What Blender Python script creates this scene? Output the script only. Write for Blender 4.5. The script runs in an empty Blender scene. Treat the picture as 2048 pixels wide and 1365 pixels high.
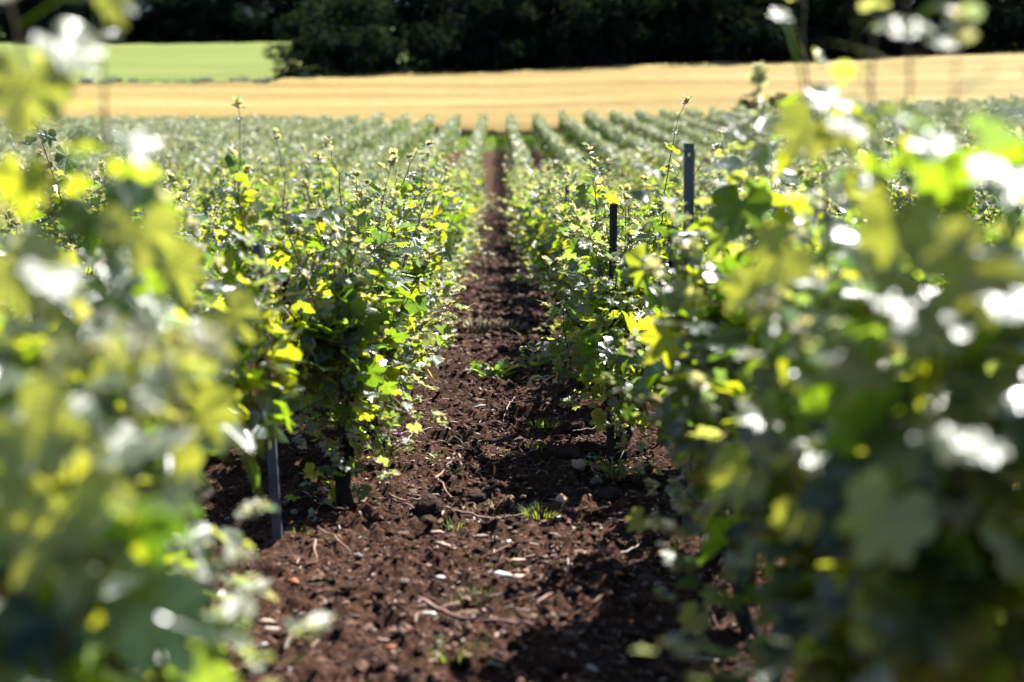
import bpy, math, random
import numpy as np
from mathutils import Vector, Matrix

R = math.radians
S = bpy.context.scene
COL = S.collection

# ------------------------------------------------------------------ camera, sky, sun, exposure
SUN_AZ, SUN_EL = 42.0, 53.0            # clockwise from +Y (the row direction), elevation
FOCUS = 6.5
cam = bpy.data.cameras.new("camera")
cam.lens = 50.0; cam.sensor_width = 36.0
cam.clip_start = 0.05; cam.clip_end = 2000.0
cam.dof.use_dof = True
cam.dof.focus_distance = FOCUS
cam.dof.aperture_fstop = 1.8
cam.dof.aperture_blades = 0
cam_o = bpy.data.objects.new("camera", cam); COL.objects.link(cam_o)
cam_o.location = (0.0, 0.0, 1.20)
cam_o.rotation_euler = (R(90 - 6.67), 0.0, R(-0.58))
S.camera = cam_o

world = bpy.data.worlds.new("World"); S.world = world; world.use_nodes = True
wn = world.node_tree.nodes
sky = wn.new('ShaderNodeTexSky'); sky.sky_type = 'NISHITA'; sky.sun_disc = False
sky.sun_elevation = R(SUN_EL); sky.sun_rotation = R(SUN_AZ)
sky.air_density = 1.0; sky.dust_density = 0.6; sky.ozone_density = 2.5
world.node_tree.links.new(sky.outputs[0], wn['Background'].inputs[0])
wn['Background'].inputs[1].default_value = 0.055

sun = bpy.data.lights.new("sun", 'SUN'); sun.energy = 4.8; sun.angle = R(0.53); sun.color = (1.0, 0.965, 0.90)
sun_o = bpy.data.objects.new("sun", sun); COL.objects.link(sun_o)
sd = Vector((math.sin(R(SUN_AZ)) * math.cos(R(SUN_EL)), math.cos(R(SUN_AZ)) * math.cos(R(SUN_EL)), math.sin(R(SUN_EL))))
sun_o.rotation_euler = sd.to_track_quat('Z', 'Y').to_euler()
sun_o.location = sd * 50

S.view_settings.view_transform = 'Standard'
S.view_settings.look = 'None'
S.view_settings.exposure = 1.48
S.view_settings.gamma = 1.0
S.render.engine = 'CYCLES'
S.cycles.max_bounces = 3
S.cycles.diffuse_bounces = 0
S.cycles.glossy_bounces = 2
S.cycles.transmission_bounces = 2
S.cycles.transparent_max_bounces = 4
S.cycles.caustics_reflective = False
S.cycles.caustics_refractive = False
S.cycles.sample_clamp_indirect = 6.0
S.cycles.use_denoising = True

# ------------------------------------------------------------------ helpers
rng = np.random.default_rng(7)
random.seed(7)


def nz(v):
    return v / (np.linalg.norm(v, axis=-1, keepdims=True) + 1e-12)


class MB:
    """collects vertices, faces and two per-vertex numbers; build() links them as ONE mesh object"""
    def __init__(self):
        self.v = []; self.f = {}; self.n = 0; self.a = []; self.r = []; self.uv = []

    def add(self, v, faces, age=1.0, rnd=0.5, uv=None):
        v = np.asarray(v, float).reshape(-1, 3); k = len(v)
        self.v.append(v)
        self.a.append(np.broadcast_to(np.asarray(age, float), (k,)))
        self.r.append(np.broadcast_to(np.asarray(rnd, float), (k,)))
        self.uv.append(np.zeros((k, 2)) if uv is None else np.asarray(uv, float).reshape(-1, 2))
        for fs in (faces if isinstance(faces, (list, tuple)) else [faces]):
            fs = np.asarray(fs, np.int64)
            self.f.setdefault(fs.shape[1], []).append(fs + self.n)
        self.n += k

    def mesh(self, name, mat, smooth=True):
        me = bpy.data.meshes.new(name)
        v = np.concatenate(self.v)
        fl = [(k, np.concatenate(x)) for k, x in self.f.items()]
        loops = np.concatenate([x.ravel() for k, x in fl])
        tot = np.concatenate([np.full(len(x), k) for k, x in fl])
        start = np.concatenate([[0], np.cumsum(tot)[:-1]])
        me.vertices.add(len(v)); me.vertices.foreach_set('co', v.ravel())
        me.loops.add(len(loops)); me.loops.foreach_set('vertex_index', loops)
        me.polygons.add(len(tot)); me.polygons.foreach_set('loop_start', start); me.polygons.foreach_set('loop_total', tot)
        me.polygons.foreach_set('use_smooth', np.full(len(tot), smooth))
        me.update(calc_edges=True)
        for nm, arr in (('age', self.a), ('rnd', self.r)):
            at = me.attributes.new(nm, 'FLOAT', 'POINT'); at.data.foreach_set('value', np.concatenate(arr))
        uv = np.concatenate(self.uv)
        if uv.any():
            l = me.uv_layers.new(name='UVMap'); l.data.foreach_set('uv', uv[loops].ravel())
        me.materials.append(mat)
        return me

    def build(self, name, mat, parent=None, smooth=True):
        return link(name, self.mesh(name, mat, smooth), parent)


def link(name, me, parent=None):
    o = bpy.data.objects.new(name, me); COL.objects.link(o)
    if parent is not None:
        o.parent = parent
    return o


def tag(o, label=None, cat=None, group=None, kind=None):
    if label: o['label'] = label
    if cat: o['category'] = cat
    if group: o['group'] = group
    if kind: o['kind'] = kind
    return o


def thing(name, label, cat, loc=(0, 0, 0), rz=0.0, group=None):
    o = bpy.data.objects.new(name, None); COL.objects.link(o)
    o.empty_display_size = 0.1
    o.location = loc; o.rotation_euler = (0, 0, rz)
    return tag(o, label, cat, group)


def tube(mb, pts, rad, sides=6, age=1.0, rnd=0.5, cap=True):
    p = np.asarray(pts, float); n = len(p)
    rad = np.broadcast_to(np.asarray(rad, float), (n,))
    t = np.gradient(p, axis=0); t = nz(t)
    ref = np.array([0.31, 0.87, 0.11]) if abs(t[0][2]) > 0.6 else np.array([0.1, 0.2, 1.0])
    u = np.zeros_like(p); u[0] = nz(np.cross(t[0], ref))
    for i in range(1, n):
        w = u[i - 1] - t[i] * np.dot(u[i - 1], t[i]); u[i] = nz(w)
    w = np.cross(t, u)
    an = np.linspace(0, 2 * math.pi, sides, endpoint=False)
    ring = (u[:, None, :] * np.cos(an)[None, :, None] + w[:, None, :] * np.sin(an)[None, :, None]) * rad[:, None, None] + p[:, None, :]
    i, j = np.meshgrid(np.arange(n - 1), np.arange(sides), indexing='ij'); j2 = (j + 1) % sides
    q = np.stack([i * sides + j, i * sides + j2, (i + 1) * sides + j2, (i + 1) * sides + j], -1).reshape(-1, 4)
    a = np.repeat(np.broadcast_to(np.asarray(age, float), (n,)), sides)
    fs = [q]
    if cap:
        fs.append(np.arange(sides)[None, ::-1]); fs.append(np.arange(sides)[None, :] + (n - 1) * sides)
    mb.add(ring.reshape(-1, 3), fs, a, rnd)


def hash2(ix, iy, seed):
    h = (ix.astype(np.int64) * 374761393 + iy.astype(np.int64) * 668265263 + seed * 974634777) & 0x7fffffff
    h = ((h ^ (h >> 13)) * 1274126177) & 0x7fffffff
    return ((h ^ (h >> 16)) & 0xffff) / 65535.0


def vnoise(x, y, seed=0):
    ix = np.floor(x); iy = np.floor(y); fx = x - ix; fy = y - iy
    fx = fx * fx * (3 - 2 * fx); fy = fy * fy * (3 - 2 * fy)
    a = hash2(ix, iy, seed); b = hash2(ix + 1, iy, seed); c = hash2(ix, iy + 1, seed); d = hash2(ix + 1, iy + 1, seed)
    return (a * (1 - fx) + b * fx) * (1 - fy) + (c * (1 - fx) + d * fx) * fy - 0.5


def sm(a, b, x):
    t = np.clip((x - a) / (b - a), 0, 1)
    return t * t * (3 - 2 * t)


# ------------------------------------------------------------------ terrain: flat by the camera, then a valley side that rises to the woods
_YS = np.linspace(-20, 700, 7201)
_SL = 0.071 * sm(16, 36, _YS) + 0.074 * sm(64, 72, _YS) - 0.09 * sm(190, 300, _YS)
_ZS = np.cumsum(_SL) * (_YS[1] - _YS[0])


def terrain(x, y):
    x = np.asarray(x, float); y = np.asarray(y, float)
    z = np.interp(y, _YS, _ZS)
    xs = np.where(x > 0, 60 * np.tanh(x / 60.0), 4 * np.tanh(x / 25.0))
    return z + 0.034 * xs * sm(30, 80, y)


def soil_relief(x, y):
    """clods and tilth of the worked soil, in metres"""
    lump = vnoise(x * 3.1, y * 3.1, 1) * 0.05 + vnoise(x * 7.3, y * 7.3, 2) * 0.038
    c = vnoise(x * 17, y * 17, 3) + 0.6 * vnoise(x * 31, y * 31, 4)
    clod = np.maximum(c - 0.02, 0) * 0.075 + vnoise(x * 52, y * 52, 5) * 0.014
    return (lump + clod) * (1 - 0.88 * sm(11.5, 17, y))


def gz(x, y):
    ax_ = np.array([-.022, -.01, 0, .01, .022]); xx_, yy_ = np.meshgrid(x + ax_, y + ax_)
    r_ = soil_relief(xx_, yy_)
    return float(terrain(x, y)) + float(.35 * r_[2, 2] + .65 * r_.max())


LEFT_X, ROW_W = -0.62, 1.17            # rows: x = LEFT_X + k * ROW_W ; k=0 left of the path, k=1 right of it


def edge_y(x):                          # where the vineyard stops and the wheat starts
    return 66.5 + 0.012 * np.maximum(x + 4, 0) ** 1.9 * 0.55


# ------------------------------------------------------------------ materials
def mat(name):
    m = bpy.data.materials.new(name); m.use_nodes = True
    nt = m.node_tree
    for n in list(nt.nodes):
        nt.nodes.remove(n)
    out = nt.nodes.new('ShaderNodeOutputMaterial')
    return m, nt, out


def N(nt, t, **kw):
    n = nt.nodes.new(t)
    for k, v in kw.items():
        setattr(n, k, v)
    return n


def setv(n, **kw):
    for k, v in kw.items():
        n.inputs[k.replace('_', ' ')].default_value = v
    return n


def ramp(nt, src, stops):
    r = N(nt, 'ShaderNodeValToRGB')
    e = r.color_ramp.elements
    while len(e) < len(stops):
        e.new(0.5)
    for k, (p, c) in enumerate(stops):
        e[k].position = p; e[k].color = (*c, 1)
    nt.links.new(src, r.inputs[0])
    return r.outputs[0]


def mixc(nt, fac, a, b, mode='MIX'):
    m = N(nt, 'ShaderNodeMix', data_type='RGBA', blend_type=mode)
    for i, s in ((0, fac), (6, a), (7, b)):
        if isinstance(s, (int, float)):
            m.inputs[i].default_value = s
        elif isinstance(s, tuple):
            m.inputs[i].default_value = (*s, 1)
        else:
            nt.links.new(s, m.inputs[i])
    return m.outputs[2]


def math_(nt, op, a, b=None, c=None):
    m = N(nt, 'ShaderNodeMath', operation=op)
    for i, s in enumerate((a, b, c)):
        if s is None: continue
        if isinstance(s, (int, float)): m.inputs[i].default_value = s
        else: nt.links.new(s, m.inputs[i])
    return m.outputs[0]


def noise(nt, scale, detail=3, rough=0.6, vec=None):
    n = N(nt, 'ShaderNodeTexNoise'); setv(n, Scale=scale, Detail=detail, Roughness=rough)
    if vec is not None: nt.links.new(vec, n.inputs['Vector'])
    return n.outputs['Fac']


def bump(nt, h, strength, dist):
    b = N(nt, 'ShaderNodeBump'); setv(b, Strength=strength, Distance=dist)
    nt.links.new(h, b.inputs['Height'])
    return b.outputs[0]


def leaf_material(name, young, mature, under_y, under_m, tr_y, tr_m, rough=0.34, tmix=0.46, veins=True, spec=0.85):
    m, nt, out = mat(name)
    at = N(nt, 'ShaderNodeAttribute', attribute_name='age').outputs['Fac']
    rn = N(nt, 'ShaderNodeAttribute', attribute_name='rnd').outputs['Fac']
    geo = N(nt, 'ShaderNodeNewGeometry')
    oc = N(nt, 'ShaderNodeTexCoord').outputs['Object']
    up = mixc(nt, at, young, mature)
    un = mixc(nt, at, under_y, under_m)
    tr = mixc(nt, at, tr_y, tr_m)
    var = math_(nt, 'MULTIPLY_ADD', rn, 0.7, 0.62)
    base = mixc(nt, geo.outputs['Backfacing'], up, un)
    if veins:
        uv = N(nt, 'ShaderNodeUVMap').outputs[0]
        sx = N(nt, 'ShaderNodeSeparateXYZ'); nt.links.new(uv, sx.inputs[0])
        ax = math_(nt, 'ABSOLUTE', sx.outputs[0]); y = sx.outputs[1]
        rr = math_(nt, 'SQRT', math_(nt, 'ADD', math_(nt, 'MULTIPLY', ax, ax), math_(nt, 'MULTIPLY', y, y)))
        th = math_(nt, 'ARCTAN2', ax, y)
        dmin = None
        for a0 in (0.0, 0.82, 1.72):
            d = math_(nt, 'MULTIPLY', math_(nt, 'ABSOLUTE', math_(nt, 'SUBTRACT', th, a0)), rr)
            dmin = d if dmin is None else math_(nt, 'MINIMUM', dmin, d)
        # finer side veins
        sv = math_(nt, 'ABSOLUTE', math_(nt, 'SINE', math_(nt, 'ADD', math_(nt, 'MULTIPLY', y, 38.0), math_(nt, 'MULTIPLY', ax, -30.0))))
        vein = math_(nt, 'SUBTRACT', 1.0, math_(nt, 'MINIMUM', math_(nt, 'MULTIPLY', dmin, 55.0), 1.0))
        base = mixc(nt, math_(nt, 'MULTIPLY', vein, 0.45), base, (0.30, 0.36, 0.14))
        tr = mixc(nt, math_(nt, 'MULTIPLY', vein, 0.5), tr, (0.20, 0.26, 0.02))
        hgt = math_(nt, 'ADD', math_(nt, 'MULTIPLY', vein, -0.6), math_(nt, 'MULTIPLY', sv, 0.22))
        nb = bump(nt, hgt, 0.5, 0.004)
    else:
        nb = bump(nt, noise(nt, 60, 2, 0.5, oc), 0.4, 0.01)
    p = N(nt, 'ShaderNodeBsdfPrincipled'); setv(p, Roughness=rough)
    p.inputs['Specular IOR Level'].default_value = spec
    rgh = N(nt, 'ShaderNodeMapRange'); nt.links.new(rn, rgh.inputs[0]); setv(rgh, To_Min=rough - 0.05, To_Max=rough + 0.10)
    nt.links.new(math_(nt, 'ADD', rgh.outputs[0], math_(nt, 'MULTIPLY', geo.outputs['Backfacing'], 0.3)), p.inputs['Roughness'])
    vm = N(nt, 'ShaderNodeVectorMath', operation='SCALE'); nt.links.new(base, vm.inputs[0]); nt.links.new(var, vm.inputs[3])
    nt.links.new(vm.outputs[0], p.inputs['Base Color'])
    nt.links.new(nb, p.inputs['Normal'])
    t = N(nt, 'ShaderNodeBsdfTranslucent')
    tr = mixc(nt, 1.0, tr, ramp(nt, rn, [(0.0, (0.20, 0.36, 0.5)), (0.4, (0.60, 0.82, 0.8)), (0.75, (1.05, 1.02, 1.0)), (1.0, (1.15, 1.05, 1.0))]), 'MULTIPLY')
    vt = N(nt, 'ShaderNodeVectorMath', operation='SCALE'); nt.links.new(tr, vt.inputs[0]); vt.inputs[3].default_value = 1.15
    nt.links.new(vt.outputs[0], t.inputs[0]); nt.links.new(nb, t.inputs['Normal'])
    mx = N(nt, 'ShaderNodeMixShader'); mx.inputs[0].default_value = tmix
    nt.links.new(p.outputs[0], mx.inputs[1]); nt.links.new(t.outputs[0], mx.inputs[2])
    nt.links.new(mx.outputs[0], out.inputs[0])
    return m


def simple(name, cols, scale=8.0, rough=0.7, bscale=60.0, bstr=0.4, bdist=0.01, spec=0.4, metal=0.0, rnd=False):
    m, nt, out = mat(name)
    oc = N(nt, 'ShaderNodeTexCoord').outputs['Object']
    k = N(nt, 'ShaderNodeAttribute', attribute_name='rnd').outputs['Fac'] if rnd else noise(nt, scale, 4, 0.65, oc)
    n = len(cols)
    c = ramp(nt, k, [((0.3 + 0.4 * i / max(1, n - 1)) if not rnd else i / max(1, n - 1), cc) for i, cc in enumerate(cols)])
    p = N(nt, 'ShaderNodeBsdfPrincipled'); setv(p, Roughness=rough, Metallic=metal)
    p.inputs['Specular IOR Level'].default_value = spec
    nt.links.new(c, p.inputs['Base Color'])
    nt.links.new(bump(nt, noise(nt, bscale, 3, 0.6, oc), bstr, bdist), p.inputs['Normal'])
    nt.links.new(p.outputs[0], out.inputs[0])
    return m


M = {}
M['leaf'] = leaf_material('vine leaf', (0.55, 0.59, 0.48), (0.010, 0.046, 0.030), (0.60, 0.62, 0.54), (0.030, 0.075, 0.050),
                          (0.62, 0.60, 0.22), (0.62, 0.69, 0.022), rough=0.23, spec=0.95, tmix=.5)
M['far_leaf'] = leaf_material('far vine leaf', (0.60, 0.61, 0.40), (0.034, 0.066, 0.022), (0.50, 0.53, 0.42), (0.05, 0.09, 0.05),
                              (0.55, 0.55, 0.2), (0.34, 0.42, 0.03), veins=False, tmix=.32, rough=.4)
M['tree_leaf'] = leaf_material('woodland leaf', (0.022, 0.042, 0.028), (0.008, 0.018, 0.017), (0.022, 0.038, 0.032), (0.011, 0.022, 0.021),
                               (0.08, 0.11, 0.02), (0.022, 0.036, 0.008), rough=0.8, tmix=0.25, veins=False, spec=0.05)
M['shrub_leaf'] = leaf_material('pale shrub leaf', (0.46, 0.47, 0.38), (0.34, 0.36, 0.27), (0.46, 0.47, 0.4), (0.36, 0.38, 0.3), (0.4, 0.42, 0.25), (0.4, 0.42, 0.22), rough=0.6, veins=False, spec=0.3)
M['weed_leaf'] = leaf_material('weed leaf', (0.16, 0.26, 0.05), (0.06, 0.15, 0.025), (0.2, 0.28, 0.09), (0.1, 0.18, 0.06),
                               (0.5, 0.62, 0.06), (0.38, 0.52, 0.03), rough=0.45, veins=False)
def shoot_material():
    m, nt, out = mat('vine shoot skin')
    at = N(nt, 'ShaderNodeAttribute', attribute_name='age').outputs['Fac']
    oc = N(nt, 'ShaderNodeTexCoord').outputs['Object']
    c = ramp(nt, math_(nt, 'MULTIPLY', at, 0.5), [(0.0, (0.075, 0.038, 0.022)), (0.35, (0.11, 0.06, 0.028)), (0.5, (0.15, 0.12, 0.04)), (0.95, (0.42, 0.44, 0.07))])
    c = mixc(nt, 1.0, c, ramp(nt, noise(nt, 60, 3, 0.6, oc), [(0.3, (0.7, 0.7, 0.7)), (0.7, (1.25, 1.2, 1.15))]), 'MULTIPLY')
    p = N(nt, 'ShaderNodeBsdfPrincipled'); setv(p, Roughness=0.5); nt.links.new(c, p.inputs['Base Color'])
    nt.links.new(bump(nt, noise(nt, 150, 2, 0.6, oc), 0.3, 0.002), p.inputs['Normal'])
    nt.links.new(p.outputs[0], out.inputs[0])
    return m


M['shoot'] = shoot_material()
M['tendril'] = simple('tendril skin', [(0.30, 0.34, 0.05), (0.36, 0.30, 0.06)], 10, 0.5)
M['bark'] = simple('old vine bark', [(0.02, 0.015, 0.012), (0.045, 0.034, 0.027), (0.085, 0.066, 0.052)], 30, 0.9, 80, 1.0, 0.012, 0.2)
M['tree_bark'] = simple('tree bark', [(0.03, 0.026, 0.022), (0.06, 0.052, 0.043)], 5, 0.9, 20, 1.0, 0.03, 0.2)
M['steel'] = simple('weathered grey steel', [(0.045, 0.053, 0.072), (0.09, 0.104, 0.135), (0.125, 0.138, 0.165)], 7, 0.55, 70, 0.25, 0.002, 0.5, 0.35)
M['dark_steel'] = simple('dark painted steel', [(0.008, 0.012, 0.014), (0.014, 0.020, 0.022), (0.03, 0.03, 0.028)], 12, 0.5, 80, 0.2, 0.002, 0.4, 0.2)
M['twig'] = simple('pale dry twig', [(0.22, 0.17, 0.13), (0.38, 0.31, 0.26), (0.48, 0.42, 0.37)], 25, 0.8, 120, 0.5, 0.003)
M['cane'] = simple('reddish pruned cane', [(0.20, 0.10, 0.07), (0.30, 0.17, 0.13), (0.38, 0.25, 0.2)], 18, 0.7, 120, 0.5, 0.003)
M['dark_twig'] = simple('dark dry twig', [(0.07, 0.05, 0.04), (0.14, 0.10, 0.08), (0.2, 0.16, 0.13)], 22, 0.8, 120, 0.5, 0.003)
M['chip'] = simple('wood chip', [(0.16, 0.09, 0.06), (0.28, 0.18, 0.13), (0.42, 0.32, 0.25), (0.55, 0.47, 0.42)], 8, 0.75, 90, 0.4, 0.004, rnd=True)
M['stone'] = simple('limestone pebble', [(0.12, 0.095, 0.08), (0.22, 0.18, 0.155), (0.34, 0.31, 0.29)], 12, 0.75, 50, 0.5, 0.006)
M['white_chip'] = simple('bleached leaf scrap', [(0.52, 0.48, 0.44), (0.66, 0.63, 0.60)], 18, 0.6, 60, 0.4, 0.004)
M['dry_leaf'] = simple('orange dry leaf', [(0.30, 0.07, 0.02), (0.42, 0.14, 0.04)], 18, 0.6, 60, 0.4, 0.004)
M['pink_leaf'] = simple('pinkish dry leaf', [(0.45, 0.28, 0.20), (0.6, 0.42, 0.33)], 18, 0.6, 60, 0.4, 0.004)
M['clod'] = simple('clod of soil', [(0.025, 0.015, 0.012), (0.055, 0.032, 0.025), (0.11, 0.066, 0.052)], 20, 0.95, 55, 1.0, 0.02, 0.15)
M['crumb'] = simple('soil crumbs', [(0.028, 0.014, 0.010), (0.070, 0.037, 0.025), (0.14, 0.078, 0.055), (0.30, 0.20, 0.15)], 20, 0.95, 90, 0.8, 0.01, 0.15, rnd=True)
M['petal_pink'] = simple('mauve petal', [(0.36, 0.20, 0.48), (0.48, 0.30, 0.58)], 30, 0.6)
M['petal_white'] = simple('white petal', [(0.70, 0.73, 0.74), (0.80, 0.80, 0.80)], 30, 0.6)
M['straw'] = simple('dry grass blade', [(0.30, 0.21, 0.09), (0.45, 0.34, 0.17), (0.30, 0.34, 0.12)], 5, 0.7, 60, 0.3, 0.004, rnd=True)
M['grass'] = leaf_material('grass blade', (0.20, 0.28, 0.05), (0.07, 0.15, 0.02), (0.2, 0.28, 0.08), (0.09, 0.17, 0.04),
                           (0.5, 0.58, 0.06), (0.36, 0.46, 0.03), rough=0.45, veins=False)


def soil_material():
    m, nt, out = mat('tilled soil')
    oc = N(nt, 'ShaderNodeTexCoord').outputs['Object']
    n1 = noise(nt, 2.2, 5, 0.6, oc); n2 = noise(nt, 38, 5, 0.7, oc); n3 = noise(nt, 140, 3, 0.7, oc)
    c1 = ramp(nt, n2, [(0.32, (0.022, 0.011, 0.007)), (0.5, (0.066, 0.033, 0.021)), (0.61, (0.145, 0.080, 0.054)), (0.74, (0.33, 0.215, 0.16))])
    c2 = ramp(nt, n1, [(0.3, (0.72, 0.70, 0.70)), (0.7, (1.2, 1.12, 1.08))])
    c = mixc(nt, 1.0, c1, c2, 'MULTIPLY')
    # meadow soil and grass beyond the vineyard: a real change of ground cover
    sp = N(nt, 'ShaderNodeSeparateXYZ'); nt.links.new(oc, sp.inputs[0])
    far = N(nt, 'ShaderNodeMapRange'); setv(far, From_Min=54.0, From_Max=58.0)
    nt.links.new(math_(nt, 'ADD', sp.outputs[1], math_(nt, 'MULTIPLY', math_(nt, 'SUBTRACT', n1, 0.5), 8.0)), far.inputs[0])
    c = mixc(nt, far.outputs[0], c, (0.10, 0.16, 0.03))
    p = N(nt, 'ShaderNodeBsdfPrincipled'); setv(p, Roughness=0.95); p.inputs['Specular IOR Level'].default_value = 0.12
    nt.links.new(c, p.inputs['Base Color'])
    h = math_(nt, 'ADD', n2, math_(nt, 'MULTIPLY', n3, 0.5))
    nt.links.new(bump(nt, h, 1.0, 0.022), p.inputs['Normal'])
    nt.links.new(p.outputs[0], out.inputs[0])
    return m


def field_material(name, cols, sx, sy, rough=0.85, b=0.5):
    m, nt, out = mat(name)
    oc = N(nt, 'ShaderNodeTexCoord').outputs['Object']
    mp = N(nt, 'ShaderNodeMapping'); mp.inputs['Scale'].default_value = (sx, sy, 1.0); nt.links.new(oc, mp.inputs[0])
    n1 = noise(nt, 1.0, 5, 0.6, mp.outputs[0]); n2 = noise(nt, 3.0, 4, 0.7, oc)
    k = math_(nt, 'ADD', math_(nt, 'MULTIPLY', n1, 0.75), math_(nt, 'MULTIPLY', n2, 0.25))
    c = ramp(nt, k, [(0.36 + 0.28 * i / (len(cols) - 1), cc) for i, cc in enumerate(cols)])
    p = N(nt, 'ShaderNodeBsdfPrincipled'); setv(p, Roughness=rough); p.inputs['Specular IOR Level'].default_value = 0.2
    nt.links.new(c, p.inputs['Base Color'])
    nt.links.new(bump(nt, n2, b, 0.12), p.inputs['Normal'])
    nt.links.new(p.outputs[0], out.inputs[0])
    return m


M['soil'] = soil_material()
M['wheat'] = field_material('ripening wheat', [(0.17, 0.112, 0.026), (0.285, 0.200, 0.055), (0.38, 0.29, 0.105)], 0.010, 0.13, b=0.25)
M['meadow'] = field_material('green crop', [(0.14, 0.185, 0.032), (0.17, 0.21, 0.042), (0.20, 0.235, 0.06)], 0.02, 0.2)

# ------------------------------------------------------------------ the ground: one sheet from behind the camera to the far hill
xs = np.concatenate([[-320, -200, -130], np.linspace(-90, -8, 42), np.linspace(-7.2, -1.7, 24), np.linspace(-1.55, 1.55, 190),
                     np.linspace(1.7, 7.2, 24), np.linspace(8, 90, 42), [130, 200, 320]])
ys = np.concatenate([np.linspace(-12, 2.2, 24), np.linspace(2.3, 9.0, 430), np.linspace(9.05, 16, 150), np.linspace(16.2, 34, 90), np.linspace(34.5, 100, 90),
                     np.linspace(102, 260, 50), [300, 360, 450, 600]])
X, Y = np.meshgrid(xs, ys)
Zg = terrain(X, Y) + soil_relief(X, Y)
nx, ny = len(xs), len(ys)
i, j = np.meshgrid(np.arange(ny - 1), np.arange(nx - 1), indexing='ij')
Q = np.stack([i * nx + j, i * nx + j + 1, (i + 1) * nx + j + 1, (i + 1) * nx + j], -1).reshape(-1, 4)
mb = MB(); mb.add(np.stack([X, Y, Zg], -1).reshape(-1, 3), Q)
tag(mb.build('ground', M['soil']), 'dark brown tilled soil of the vineyard running up to the far hill', 'ground', kind='structure')


def field(name, x0, x1, yf, yb, h, material, label, cat, nxx=160, nyy=60, rough=0.12):
    """a crop standing on the ground: a raised uneven top with fronts and ends that reach the soil"""
    u = np.linspace(0, 1, nxx); v = np.linspace(0, 1, nyy)
    x = x0 + (x1 - x0) * u
    XX = np.broadcast_to(x, (nyy, nxx)); Y0 = yf(x); Y1 = yb(x)
    YY = Y0[None, :] + (Y1 - Y0)[None, :] * v[:, None]
    Zt = terrain(XX, YY)
    top = Zt + h + rough * (vnoise(XX * 0.9, YY * 0.9, 21) + 0.7 * vnoise(XX * 2.3, YY * 2.3, 22)) + 0.8 * vnoise(XX * 0.09, YY * 0.12, 23)
    e = (v[:, None] < 1e-6) | (v[:, None] > 1 - 1e-6) | (u[None, :] < 1e-6) | (u[None, :] > 1 - 1e-6)
    top = np.where(e, Zt - 0.1, top)
    # pull the second ring to just inside the edge so that the edge stands nearly upright
    YY = YY.copy(); YY[1, :] = YY[0, :] + 0.15; YY[-2, :] = YY[-1, :] - 0.15
    a, b = np.meshgrid(np.arange(nyy - 1), np.arange(nxx - 1), indexing='ij')
    q = np.stack([a * nxx + b, a * nxx + b + 1, (a + 1) * nxx + b + 1, (a + 1) * nxx + b], -1).reshape(-1, 4)
    m_ = MB(); m_.add(np.stack([XX, YY, top], -1).reshape(-1, 3), q)
    return tag(m_.build(name, material), label, cat, kind='structure')


def wheat_back(x):
    return np.where(x < -14, 90.5 + 0 * x, 98.0 + 0.22 * (x + 14)) - 7.0 * (1 - sm(-18, -10, x)) * (x > -14)


field('wheat_field', -70, 80, edge_y, wheat_back, 0.62, M['wheat'], 'golden ripening wheat field between the vineyard and the woods', 'wheat field', 260, 60)
field('green_field', -90, -8, lambda x: 95.0 + 0 * x, lambda x: 147.0 + 0 * x, 0.3, M['meadow'], 'bright green crop field in front of the dark wood', 'field', 90, 40, 0.08)

# ------------------------------------------------------------------ vine leaves
HALF = [(0.0, 0.62), (0.06, 0.53), (0.13, 0.47), (0.15, 0.38), (0.145, 0.29), (0.24, 0.36), (0.35, 0.40), (0.43, 0.36), (0.42, 0.26), (0.37, 0.17),
        (0.44, 0.12), (0.51, 0.03), (0.49, -0.08), (0.43, -0.16), (0.33, -0.26), (0.21, -0.29), (0.12, -0.24), (0.06, -0.13)]
OUT = HALF + [(0.0, -0.05)] + [(-x, y) for x, y in HALF[:0:-1]]
HALF_LO = [(0.0, 0.60), (0.13, 0.45), (0.15, 0.30), (0.38, 0.40), (0.38, 0.17), (0.50, 0.02), (0.34, -0.26), (0.12, -0.24)]
OUT_LO = HALF_LO + [(0.0, -0.05)] + [(-x, y) for x, y in HALF_LO[:0:-1]]


def leaf_template(outline, ring):
    o = np.array(outline); k = len(o)
    c = np.array([[0.0, 0.06]])
    if ring:
        mid = c + (o - c) * 0.55
        v = np.concatenate([c, mid, o]); a = np.arange(k); b = (a + 1) % k
        tri = np.stack([np.zeros(k, int), 1 + b, 1 + a], -1)
        quad = np.stack([1 + a, 1 + b, 1 + k + b, 1 + k + a], -1)
        return v, tri, quad
    v = np.concatenate([c, o]); a = np.arange(k); b = (a + 1) % k
    return v, np.stack([np.zeros(k, int), 1 + b, 1 + a], -1), None


T_HI = leaf_template(OUT, True)
T_LO = leaf_template(OUT_LO, False)


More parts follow.
